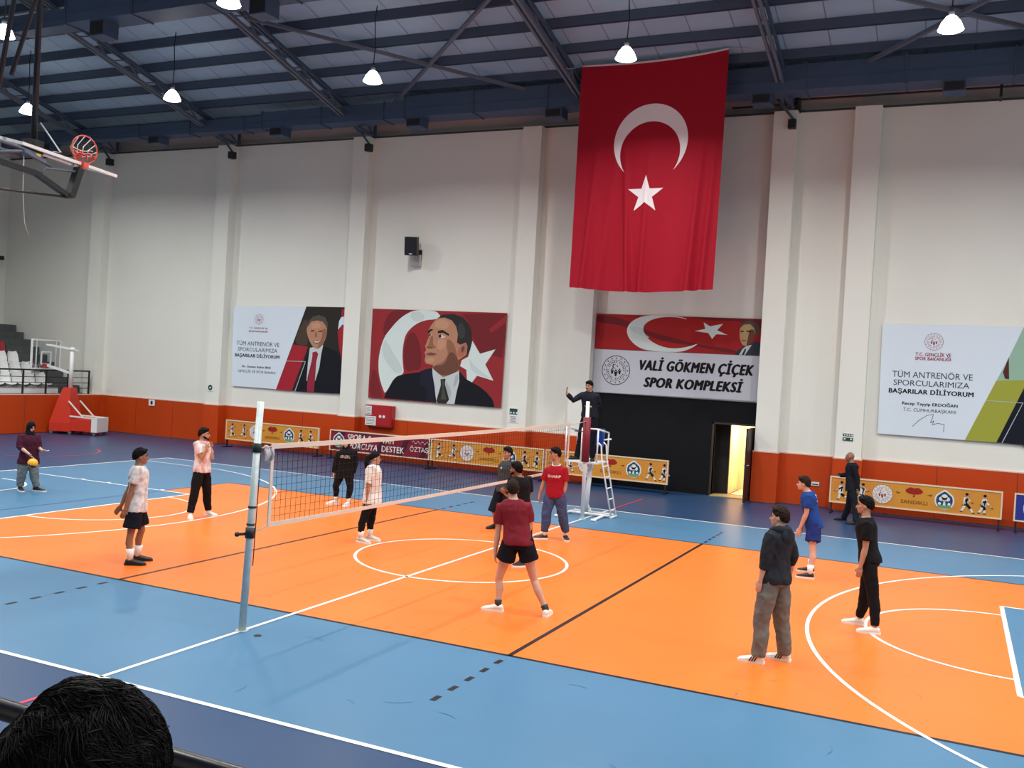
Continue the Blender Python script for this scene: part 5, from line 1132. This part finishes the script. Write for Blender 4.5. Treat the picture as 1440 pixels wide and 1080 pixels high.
    # legs
    for k in 'LR':
        hp, kn, an = P['hip' + k], P['kn' + k], P['an' + k]
        v = (P['toe' + k] - P['heel' + k]).normalized()
        bk = -v
        mb.tube([hp + up * .03, hp + (kn - hp) * .25, hp + (kn - hp) * .7, kn, kn + (an - kn) * .15 + bk * .012, kn + (an - kn) * .35 + bk * .018, kn + (an - kn) * .7 + bk * .006, an], [.085 * bw, .083 * bw, .062 * bw, .052, .051, .054, .040, .034], 16)
        mb.tube([an + up * .01, P['heel' + k] + v * .05 + up * .045, P['heel' + k] + v * .15 + up * .035, P['heel' + k] + v * .24 + up * .025], [.034, .036, .032, .02], 12)
    skin = spec['skin']
    body = fused(mb, 'body', [skin], t, voxel=spec.get('vox', .0085), smooth=2)
    # ---- face parts
    for s_ in (-1, 1):
        e = MB(); e.ell(Hp(s_ * .031, .0835, .008), (.0125 * hs, .006 * hs, .0065 * hs), HM, nu=12, nv=8); part(e, 'eye', [M_EYE], t)
        e = MB(); e.tube([Hp(s_ * .014, .094, .028), Hp(s_ * .032, .091, .034), Hp(s_ * .050, .076, .028)], [.005 * hs, .006 * hs, .003 * hs], 8); part(e, 'eyebrow', [spec['hair']], t)
    e = MB(); e.ell(Hp(0, .092, -.062), (.022 * hs, .007 * hs, .007 * hs), HM, nu=12, nv=8); part(e, 'mouth', [M_LIP], t)
    if spec.get('moustache'): e = MB(); e.tube([Hp(-.028, .090, -.054), Hp(0, .104, -.046), Hp(.028, .090, -.054)], [.005, .010, .005], 8); part(e, 'moustache', [spec['hair']], t)
    if spec.get('beard'):
        e = MB(); e.rings([[Hp(x, y + .004, z) for x, y, z in ((-.062, .0, -.03 + dz), (-.058, .05, -.06 + dz), (-.03, .082, -.085 + dz), (0, .092, -.09 + dz), (.03, .082, -.085 + dz), (.058, .05, -.06 + dz), (.062, .0, -.03 + dz), (.04, .0, -.06 + dz), (0, .03, -.08 + dz), (-.04, .0, -.06 + dz))] for dz in (.008, -.022)]); part(e, 'beard', [spec['hair']], t)
    # ---- hair or head scarf
    hk = spec.get('hairkind', 'short'); hm = spec['hair']
    def cap(fn, rx, ry, rz_, cy, cz, nu=40, nv=28, rough_=.004, seed=0):
        vs = []; fs = []
        for j in range(nv + 1):
            ph = PI * j / nv
            for i in range(nu):
                a = 2 * PI * i / nu; d = Vector((math.sin(ph) * math.cos(a), math.sin(ph) * math.sin(a), math.cos(ph)))
                k = fn(d); nz = noise.noise(d * 9 + Vector((seed, 0, 0))) * rough_ + noise.noise(d * 22) * rough_ * .5
                g_ = .82 + (.18) * k
                vs.append(Hp(d.x * (rx * g_ + nz * k), cy + d.y * (ry * g_ + nz * k), cz + d.z * (rz_ * g_ + nz * k)))
        for j in range(nv):
            for i in range(nu): fs.append((j * nu + i, (j + 1) * nu + i, (j + 1) * nu + (i + 1) % nu, j * nu + (i + 1) % nu))
        m_ = MB(); m_.add(vs, fs, 0, True); return m_
    def sstep(x, a, b): x = max(0, min(1, (x - a) / (b - a))); return x * x * (3 - 2 * x)
    seed = hash(key) % 50 if False else len(key) * 3.7
    if hk == 'short':
        side_low = spec.get('side', .05) * .6 - .20
        def fn(d):
            th_ = side_low + (.58 * max(0, d.y) + (-.62 * max(0, -d.y))) + .05 * noise.noise(d * 11)
            return sstep(d.z, th_ - .16, th_ + .06)
        m_ = cap(fn, .083, .108, .119, -.014, .022, nu=56, nv=40, rough_=.012, seed=seed); part(m_, 'hair', [hm], t)
        if True:
            m_ = MB()
            for i in range(9): a = -1 + 2 * i / 8; m_.ell(Hp(a * .050, .052 - abs(a) * .026, .104 - abs(a) * .016), (.024, .040, .022), HM)
            fused(m_, 'hair_tuft', [hm], t, voxel=.006, smooth=1, wrinkle=.005, wscale=(45, 45, 45))
    elif hk == 'thin':
        def fn(d):
            th_ = .0 + (.85 * max(0, d.y) + (-.55 * max(0, -d.y))); return sstep(d.z, th_ - .1, th_ + .05) * .55
        part(cap(fn, .078, .100, .106, -.012, .02, rough_=.003), 'hair', [hm], t)
    elif hk == 'pony':
        def fn(d):
            th_ = -.15 + (.55 * max(0, d.y) + (-.50 * max(0, -d.y))); return sstep(d.z, th_ - .10, th_ + .04)
        part(cap(fn, .082, .106, .112, -.012, .022, rough_=.004), 'hair', [hm], t)
        m_ = MB(); m_.tube([Hp(0, -.10, .04), Hp(0, -.145, .01), Hp(.01, -.16, -.08), Hp(.01, -.15, -.18), Hp(0, -.14, -.24)], [.03, .042, .045, .034, .008], 12)
        fused(m_, 'ponytail', [hm], t, voxel=.007, smooth=2, wrinkle=.003, wscale=(30, 30, 10))
    elif hk == 'hijab':
        def fn(d):
            c_ = Vector((0, math.cos(-.12), math.sin(-.12))); return sstep(math.acos(max(-1, min(1, d.dot(c_)))), .62, .78)
        part(cap(fn, .088, .112, .128, -.006, .008, rough_=.003), 'head_scarf', [hm], t)
        m_ = MB(); q0 = Hp(0, -.01, -.07)
        m_.rings([ering(q0 + up * .03, r, f, .072, .075), ering(q0 - up * .03, r, f, .082, .085), ering(N + up * .0, r, f, .12, .105), ering(N - up * .07, latS, P['body'], .165, .125), ering(N - up * .10, latS, P['body'], .10, .09)])
        fused(m_, 'scarf_drape', [hm], t, voxel=.009, smooth=3, wrinkle=.005, wscale=(14, 14, 20))
    # ---- top
    tp_ = spec['top']; hem = tp_.get('hem', -.12); lo = tp_.get('loose', .018); fl = tp_.get('flare', .0)
    mb = MB()
    SH = [(hem, .180 + fl, .128 + fl), (hem + .1, .180 + fl * .8, .128 + fl * .8), (.2, .160 + fl * .5, .112 + fl * .5), (.4, .150 + fl * .3, .104 + fl * .3), (.6, .160, .112), (.75, .172, .120), (.87, .166, .105), (.95, .125, .085), (1.0, .078, .070)]
    SH = [s_ for i, s_ in enumerate(SH) if i < 2 or s_[0] > hem + .12]
    torso(mb, lo, SH)
    for k in 'LR':
        sh, el, wr = P['sh' + k], P['el' + k], P['wr' + k]
        sl = tp_.get('sleeve', .62); c0 = S + (sh - S) * .3
        if sl <= 1: e_ = sh + (el - sh) * sl; mb.tube([c0, sh, sh + (e_ - sh) * .5, e_], [.075 * bw, .072 * bw, .066 * bw + lo * .3, .062 * bw + lo * .5], 16)
        else:
            e_ = el + (wr - el) * (sl - 1); mb.tube([c0, sh, sh + (el - sh) * .5, el, el + (e_ - el) * .5, e_], [.075 * bw, .070 * bw, .060 * bw + lo * .3, .054 * bw + lo * .2, .05 * bw + lo * .2, .042 + lo * .2], 16)
    shirt = fused(mb, tp_.get('name', 'shirt'), [tp_['mat']], t, voxel=.0095, smooth=3, wrinkle=tp_.get('wr', .007), wscale=(8, 8, 5), seed=seed)
    if tp_.get('collar'):
        m_ = MB(); rg = [N + latS * .075 * math.cos(a) + P['body'] * .070 * math.sin(a) + up * (.012 - .02 * math.sin(a)) for a in [2 * PI * i / 24 for i in range(25)]]
        m_.tube(rg, .013, 8, caps=False); part(m_, 'collar', [tp_['collar']], t)
    if tp_.get('hood'):
        m_ = MB(); q0 = N - P['body'] * .07
        m_.tube([N + latS * .10 + P['body'] * .03, N + latS * .085 - P['body'] * .05 + up * .01, q0 - P['body'] * .05 - up * .01, N - latS * .085 - P['body'] * .05 + up * .01, N - latS * .10 + P['body'] * .03], [.028, .045, .055, .045, .028], 14)
        m_.ell(q0 - P['body'] * .055 - up * .07, (.11, .04, .09), Matrix((latS, P['body'], up)).transposed())
        fused(m_, 'hood', [tp_['mat']], t, voxel=.009, smooth=3, wrinkle=.005)
    if tp_.get('print'):
        txt, frac, wid, hh, side_, m2 = tp_['print']
        c = H + (N - H) * frac; fr = P['body'] * side_; rt = (latS * -1 if side_ < 0 else latS); rt = Vector((rt.x, rt.y, 0)).normalized()
        off = .142 * bw + lo
        a = math.atan2(rt.y, rt.x)
        tx = text_obj(txt, -wid / 2, wid / 2, 0, hh, 0, m2, t, .02, name='shirt_print', rotz=a, loc=c + fr * .3)
        bvh = BVHTree.FromPolygons([v.co for v in shirt.data.vertices], [tuple(p.vertices) for p in shirt.data.polygons])
        for v in tx.data.vertices:
            hit = bvh.ray_cast(v.co, -fr)
            if hit[0] is not None: v.co = hit[0] + fr * .004
    # ---- lower garment
    bt = spec['bottom']; kind = bt['kind']; lo = bt.get('loose', .016); mb = MB()
    torso(mb, min(lo, .012), [(-.17, .10, .085), (-.08, .156, .110), (.03, .166, .114), (.09, .160, .108), (.12, .140, .09)])
    for k in 'LR':
        hp, kn, an = P['hip' + k], P['kn' + k], P['an' + k]; v = (P['toe' + k] - P['heel' + k]).normalized()
        if kind == 'shorts':
            fr = bt.get('len', .62); e_ = hp + (kn - hp) * fr
            mb.tube([hp + up * .04, hp + (e_ - hp) * .5, e_], [.093 * bw + lo * .5, .095 * bw + lo, .092 * bw + lo * 1.7], 18)
        else:
            cuff = bt.get('cuff', .05); e_ = an + up * (cuff - .02)
            mb.tube([hp + up * .04, hp + (kn - hp) * .4, kn, kn + (e_ - kn) * .4 - v * .012, kn + (e_ - kn) * .85, e_], [.090 * bw + lo * .5, .084 * bw + lo, .060 + lo, .058 + lo, .046 + lo * bt.get('anklel', 1.0), .042 + lo * bt.get('anklel', 1.0)], 16)
    nm = {'shorts': 'shorts', 'pants': 'trousers', 'leggings': 'leggings'}[kind]
    fused(mb, nm, [bt['mat']], t, voxel=.0095, smooth=3, wrinkle=bt.get('wr', .006), wscale=(7, 7, 6), seed=seed + 3)
    # ---- socks and shoes
    sk = spec.get('sock')
    for k in 'LR':
        an, hl, to, kn = P['an' + k], P['heel' + k], P['toe' + k], P['kn' + k]; v = (to - hl).normalized(); sd = v.cross(up)
        if sk:
            e_ = an + (kn - an).normalized() * sk[1]
            m_ = MB(); m_.tube([an - up * .02, an + (e_ - an) * .5, e_], [.041, .043 + sk[1] * .04, .044 + sk[1] * .10], 14); part(m_, 'sock', [sk[0]], t)
        m_ = MB(); rs = []
        for s_, w_, h_ in ((-.010, .024, .060), (.0, .036, .088), (.03, .043, .105), (.07, .046, .108), (.105, .047, .098), (.14, .048, .084), (.18, .051, .072), (.22, .051, .062), (.255, .045, .055), (.278, .030, .044)):
            c = hl + v * s_; zt = h_; zb = .012
            rs.append([c + sd * (w_ * math.cos(a)) + up * (zb + (zt - zb) * (.5 + .5 * math.sin(a)) if math.sin(a) > 0 else zb + (zt - zb) * (.5 + .5 * math.sin(a))) for a in [2 * PI * i / 16 for i in range(16)]])
        m_.rings(rs)
        sh_ = fused(m_, 'shoe', [spec['shoe'][0]], t, voxel=.006, smooth=2)
        m_ = MB(); pr = [(-.018, .018), (-.004, .038), (.05, .046), (.10, .045), (.15, .049), (.20, .055), (.24, .053), (.278, .036), (.292, .012)]
        ol = [hl + v * s_ + sd * w_ for s_, w_ in pr] + [hl + v * s_ - sd * w_ for s_, w_ in pr[::-1]]
        m_.rings([[p + up * .0 for p in ol], [p + up * .030 for p in ol]], smooth=False); part(m_, 'shoe_sole', [spec['shoe'][1]], sh_)
        if spec.get('stripes'):
            for s2 in (-1, 1):
                m_ = MB()
                for q_ in range(3): c = hl + v * (.10 + .028 * q_) + sd * s2 * (.0495 + .001 * q_); m_.beam(c + up * .026, c - v * .026 + up * .074 - sd * s2 * .008, .013, .008, 0, sd)
                part(m_, 'shoe_stripe', [M_BLACK], sh_)
    if spec.get('watch'):
        k = spec['watch']; m_ = MB(); wr, el = P['wr' + k], P['el' + k]; m_.tube([wr + (el - wr) * .06, wr + (el - wr) * .14], .031, 14); part(m_, 'wristband', [M_BLACK], t)
    return t, P
def cloth(n, c, **k): return mat('cloth_' + n, c, rough=.85, spec=.15, **k)
HB = mat('hair_black', (14, 12, 13), rough=.75, spec=.15, var=.4, vscale=60); HBR = mat('hair_brown', (44, 30, 22), rough=.75, spec=.15, var=.3, vscale=60); HGR = mat('hair_grey', (112, 104, 98), rough=.7, var=.2, vscale=60)
C_BLK = cloth('black', (20, 20, 23)); C_NBLK = cloth('navy_black', (20, 22, 32)); C_TEE = cloth('white_red', (224, 228, 230), c2=(200, 150, 146), vscale=9); C_TEE2 = cloth('white_marble', (230, 228, 226), c2=(186, 176, 176), vscale=10)
C_TEE3 = cloth('white_plain', (228, 234, 234), c2=(216, 206, 198), vscale=7); C_MAR = cloth('maroon', (118, 34, 46)); C_RED = cloth('club_red', (150, 22, 38)); C_PUR = cloth('plum', (66, 26, 44)); C_GREY = cloth('grey', (120, 128, 128), var=.12, vscale=14)
C_DGREY = cloth('dark_grey', (62, 68, 74)); C_HOOD = cloth('charcoal', (40, 44, 50)); C_PANT = cloth('pant_grey', (112, 112, 108), var=.12, vscale=12); C_BLUE = cloth('blue', (30, 64, 132)); C_BLUED = cloth('blue_short', (32, 46, 108)); C_JOG = cloth('slate_blue', (62, 76, 112))
C_SUIT = cloth('suit', (28, 30, 38)); C_SOCK = cloth('sock_white', (232, 232, 228)); S_WHITE = mat('shoe_white', (228, 226, 216), rough=.5); S_SOLE = mat('sole_white', (236, 236, 232), rough=.6); S_BLACK = mat('shoe_black', (24, 24, 26), rough=.5); S_GREY = mat('shoe_grey', (196, 192, 184), rough=.5)
SB = dict(kind='shorts', mat=C_NBLK)
PEOPLE = [
 ('purple', 'person in black head scarf, plum sweater and grey trousers with a yellow ball', dict(skin=SK_FAIR, hair=C_BLK, hairkind='hijab', tilt=.35, hs=.94, top=dict(mat=C_PUR, sleeve=1.35, loose=.03, flare=.015, hem=-.10, name='sweater', wr=.01), bottom=dict(kind='pants', mat=C_GREY, loose=.026, anklel=1.0, wr=.012), shoe=(S_BLACK, S_SOLE))),
 ('white1', 'person in pale printed shirt and black shorts with hands behind the back', dict(skin=SK_TAN, hair=HB, side=.12, top=dict(mat=C_TEE2, loose=.024, hem=-.22, flare=.01, print=('7', .30, .17, .25, -1, C_BLK)), bottom=dict(SB, len=.80, loose=.022), sock=(C_SOCK, .16), shoe=(S_BLACK, S_BLACK))),
 ('white2', 'person in reddish white shirt and black trousers with hands raised to the mouth', dict(skin=SK_MID, hair=HB, side=.16, beard=True, curl=.9, top=dict(mat=C_TEE, loose=.022, hem=-.10), bottom=dict(kind='pants', mat=C_BLK, loose=.02), sock=(C_SOCK, .08), shoe=(S_WHITE, S_SOLE))),
 ('ponytail', 'person with dark ponytail, loose white T-shirt and black leggings behind the net', dict(skin=SK_MID, hair=HB, hairkind='pony', hs=.96, top=dict(mat=C_TEE3, loose=.032, hem=-.22, flare=.02, sleeve=.85), bottom=dict(kind='leggings', mat=C_BLK, loose=.008, cuff=.12), sock=(C_SOCK, .12), shoe=(S_GREY, S_SOLE))),
 ('blackhoodie', 'person in black top with white chest print standing behind the net', dict(skin=SK_FAIR, hair=C_BLK, hairkind='hijab', hs=.92, top=dict(mat=C_BLK, sleeve=1.85, loose=.028, hem=-.15, name='sweater', print=('ATHLETIC', .66, .22, .06, 1, M_WHITE)), bottom=dict(kind='leggings', mat=C_BLK, loose=.010, cuff=.10), sock=(C_SOCK, .10), shoe=(S_WHITE, S_SOLE))),
 ('maroon', 'person seen from behind in a maroon shirt and black shorts with legs wide apart', dict(skin=SK_FAIR, hair=HBR, side=-.05, bw=1.04, top=dict(mat=C_MAR, loose=.016, hem=-.08, sleeve=.66), bottom=dict(SB, len=.46, loose=.02), sock=(C_DGREY, .07), shoe=(S_WHITE, S_SOLE))),
 ('sharp', 'person in a red football shirt with white collar and slate blue joggers', dict(skin=SK_MID, hair=HB, side=-.02, watch='L', topvol=True, top=dict(mat=C_RED, loose=.018, hem=-.08, sleeve=.72, collar=M_WHITE, print=('SHARP', .60, .26, .052, 1, M_WHITE)), bottom=dict(kind='pants', mat=C_JOG, loose=.030, anklel=.8, cuff=.09, wr=.010), sock=(C_SOCK, .09), shoe=(S_BLACK, S_SOLE))),
 ('blackmid', 'person in a plain black T-shirt partly hidden behind the player in maroon', dict(skin=SK_TAN, hair=HB, side=.1, beard=True, curl=.9, bw=1.05, top=dict(mat=C_BLK, loose=.02, hem=-.12, sleeve=.8), bottom=dict(SB, len=.8), sock=(C_SOCK, .06), shoe=(S_BLACK, S_SOLE))),
 ('greypolo', 'person in a dark grey polo shirt and black shorts leaning forward beyond the net', dict(skin=SK_MID, hair=HB, side=0, top=dict(mat=C_DGREY, loose=.02, hem=-.10, collar=C_DGREY, print=('o', .75, .05, .05, 1, M_WHITE)), bottom=dict(SB, len=.95, loose=.03), shoe=(S_BLACK, S_BLACK))),
 ('hoodie', 'person in charcoal hooded sweater, grey trousers and striped white sneakers', dict(skin=SK_FAIR, hair=HBR, side=-.05, topvol=True, stripes=True, top=dict(mat=C_HOOD, loose=.026, hem=-.10, sleeve=1.45, hood=True, name='sweater', wr=.010), bottom=dict(kind='pants', mat=C_PANT, loose=.026, anklel=1.2, cuff=.02, wr=.012), shoe=(S_WHITE, S_SOLE))),
 ('blue', 'person in blue sports shirt and blue shorts leaning forward', dict(skin=SK_FAIR, hair=HBR, side=0, top=dict(mat=C_BLUE, loose=.020, hem=-.14, print=('7', .72, .10, .12, -1, M_WHITE)), bottom=dict(kind='shorts', mat=C_BLUED, len=.7, loose=.018), sock=(C_SOCK, .14), shoe=(S_BLACK, S_SOLE))),
 ('blacktee', 'person in black T-shirt, black trousers and white shoes walking left', dict(skin=SK_MID, hair=HB, side=.14, topvol=True, top=dict(mat=C_BLK, loose=.018, hem=-.08, sleeve=.66), bottom=dict(kind='pants', mat=C_BLK, loose=.012), shoe=(S_WHITE, S_SOLE))),
 ('suit', 'person with short grey hair in a dark suit walking along the back wall', dict(skin=SK_TAN, hair=HGR, hairkind='thin', top=dict(mat=C_SUIT, sleeve=1.9, loose=.026, hem=-.22, flare=.012, name='jacket'), bottom=dict(kind='pants', mat=C_SUIT, loose=.018, anklel=1.3, cuff=.0), shoe=(S_BLACK, S_BLACK))),
 ('ref', 'moustached person in a dark jacket standing on the umpire stand with one arm raised', dict(skin=SK_MID, hair=HB, side=0, moustache=True, top=dict(mat=cloth('navy_jacket', (28, 32, 42)), sleeve=1.88, loose=.026, hem=-.04, name='jacket', collar=C_NBLK), bottom=dict(kind='pants', mat=C_NBLK, loose=.02, cuff=.0), shoe=(S_BLACK, S_BLACK))),
]
PJ = {}
for key, lb, spec in PEOPLE:
    o, PJ[key] = person(key, lb, spec)
# the ball in the hand of the person at the left edge
Pb = PJ['purple']; hd = (Pb['tipR'] - Pb['wrR']).normalized(); bc = Pb['wrR'] + hd * .14 + Vector((.03, -.02, -.10))
t = thing('volleyball', 'yellow and dark ball under the hand of the person in the plum sweater', 'ball', tuple(bc - Vector((0, 0, .105))))
m_ = MB(); m_.ell(bc, (.105, .105, .105), nu=32, nv=20)
o = part(m_, 'ball_shell', [mat('ball_yellow', (238, 176, 40), rough=.5), mat('ball_maroon', (88, 34, 40), rough=.5)], t)
for p_ in o.data.polygons:
    c = p_.center - Vector((0, 0, .105)); p_.material_index = 1 if abs(c.z + .035 + .3 * c.x) < .022 or (c.z < -.05 and c.x > .02) else 0
# ------------------------------------------------------------------ spectator in the foreground, seen from behind
HC = Vector((6.47, -13.47, 2.672)); t = thing('person', 'spectator with thick black hair seen from behind at the lower left corner', 'person', (6.47, -13.55, 1.38))
fw = Vector((-.25, .97, 0)).normalized(); rt = fw.cross(Vector((0, 0, 1))).normalized(); HMf = Matrix((rt, fw, Vector((0, 0, 1)))).transposed()
def Fp(a, b, c): return HC + HMf @ Vector((a, b, c))
m_ = MB(); m_.ell(Fp(0, 0, .01), (.076, .095, .105), HMf, nu=24, nv=16); m_.ell(Fp(0, .03, -.055), (.058, .068, .066), HMf); m_.tube([Fp(0, .09, .0), Fp(0, .11, -.03), Fp(0, .09, -.045)], [.010, .016, .01], 8)
for s_ in (-1, 1): m_.ell(Fp(s_ * .078, 0, -.02), (.010, .020, .031), HMf)
m_.tube([Fp(0, -.02, -.04), Fp(0, -.03, -.17)], [.058, .062], 16)
m_.rings([ering(Fp(0, -.03, z), rt, fw, a, b) for z, a, b in ((-.15, .07, .07), (-.19, .15, .09), (-.26, .18, .11), (-.45, .17, .12), (-.62, .15, .11), (-.80, .17, .13), (-.90, .12, .10))])
for s_ in (-1, 1):
    m_.tube([Fp(s_ * .1, -.03, -.22), Fp(s_ * .18, -.02, -.23), Fp(s_ * .22, .02, -.48), Fp(s_ * .16, .24, -.60)], [.06, .055, .042, .028], 14)
    m_.ell(Fp(s_ * .14, .30, -.62), (.035, .05, .02), HMf)
    for q_ in range(4): m_.tube([Fp(s_ * (.115 + .018 * q_), .32, -.62), Fp(s_ * (.115 + .018 * q_), .37, -.63), Fp(s_ * (.115 + .018 * q_), .395, -.65)], [.010, .009, .007], 8)
    m_.tube([Fp(s_ * .11, .27, -.62), Fp(s_ * .085, .30, -.62), Fp(s_ * .08, .33, -.63)], [.012, .011, .009], 8)
    m_.tube([Fp(s_ * .09, 0, -.83), Fp(s_ * .11, .42, -.80), Fp(s_ * .11, .44, -1.2)], [.085, .06, .04], 14)
    m_.tube([Fp(s_ * .11, .42, -1.24), Fp(s_ * .12, .60, -1.26)], [.04, .03], 12)
fused(m_, 'body', [SK_MID], t, voxel=.009, smooth=2)
m_ = MB(); m_.rings([ering(Fp(0, -.03, z), rt, fw, a + .02, b + .02) for z, a, b in ((-.16, .07, .07), (-.19, .15, .09), (-.26, .18, .11), (-.45, .17, .12), (-.62, .16, .12), (-.84, .18, .14))])
for s_ in (-1, 1): m_.tube([Fp(s_ * .1, -.03, -.22), Fp(s_ * .18, -.02, -.23), Fp(s_ * .22, .02, -.48), Fp(s_ * .165, .21, -.59)], [.08, .075, .062, .045], 14)
fused(m_, 'jacket', [C_BLK], t, voxel=.011, smooth=3, wrinkle=.008)
m_ = MB()
for s_ in (-1, 1): m_.tube([Fp(s_ * .09, 0, -.82), Fp(s_ * .11, .42, -.79), Fp(s_ * .11, .44, -1.18)], [.10, .08, .06], 14)
fused(m_, 'trousers', [C_NBLK], t, voxel=.012, smooth=3, wrinkle=.006)
# scalp mass and combed locks
HAIRF = mat('hair_foreground', (14, 12, 13), rough=.6, spec=.18)
rr = random.Random(11); m_ = MB(); vs = []; fs = []; nu, nv = 56, 36
def rad(d):
    k = 1.0 + .05 * noise.noise(d * 2.2) + .03 * noise.noise(d * 6)
    return Vector((.096 * k, .112 * k, .120 * k))
for j in range(nv + 1):
    ph = PI * j / nv
    for i in range(nu):
        a = 2 * PI * i / nu; d = Vector((math.sin(ph) * math.cos(a), math.sin(ph) * math.sin(a), math.cos(ph))); R3 = rad(d)
        low = d.z < -.55 - .2 * max(0, -d.y) or (d.y > .55 and d.z < .35)
        g_ = .72 if low else 1.0; vs.append(Fp(d.x * R3.x * g_, -.008 + d.y * R3.y * g_, .01 + d.z * R3.z * g_))
for j in range(nv):
    for i in range(nu): fs.append((j * nu + i, (j + 1) * nu + i, (j + 1) * nu + (i + 1) % nu, j * nu + (i + 1) % nu))
m_.add(vs, fs, 0, True)
crown = Vector((-.62, -.25, .75)).normalized()
for q_ in range(6500):
    while True:
        d = Vector((rr.gauss(0, 1), rr.gauss(0, 1), rr.gauss(0, 1))).normalized()
        if d.z > -.6 and not (d.y > .6 and d.z < .35): break
    tang = (d - crown * .98); tang = (tang - d * tang.dot(d))
    if tang.length < .05: tang = Vector((rr.uniform(-1, 1), rr.uniform(-1, 1), 0)); tang -= d * tang.dot(d)
    tang.normalize(); sw_ = d.cross(tang); ang = 1.7 * noise.noise(d * 3.1 + Vector((3, 1, 7))) + .8 * noise.noise(d * 8) + rr.gauss(0, .25)
    tang = tang * math.cos(ang) + sw_ * math.sin(ang); L_ = rr.uniform(.022, .05); lift_ = rr.uniform(.05, .26) * (1.5 if rr.random() < .04 else 1)
    pts = []
    for k in range(5):
        s_ = k / 4; dd_ = (d + tang * (L_ * s_ / .11)).normalized(); R3 = rad(dd_); e_ = 1.0 + (lift_ * .35) * s_ * (1.3 - s_) + .004
        pts.append(Fp(dd_.x * R3.x * e_, -.008 + dd_.y * R3.y * e_, .01 + dd_.z * R3.z * e_))
    w0 = rr.uniform(.0005, .0011)
    m_.tube(pts, [w0, w0 * 1.1, w0, w0 * .7, w0 * .2], 3, caps=False)
part(m_, 'hair', [HAIRF], t)
# bench under the spectator
b = MB(); b.box(5.3, 7.6, -13.85, -13.35, 1.70, 1.76)
for x in (5.5, 7.4): b.box(x - .03, x + .03, -13.8, -13.4, 1.38, 1.70)
tag(b.build('bench', [M_GREYC], origin=(6.4, -13.6, 1.38)), 'low grey bench under the spectator with black hair', 'bench')
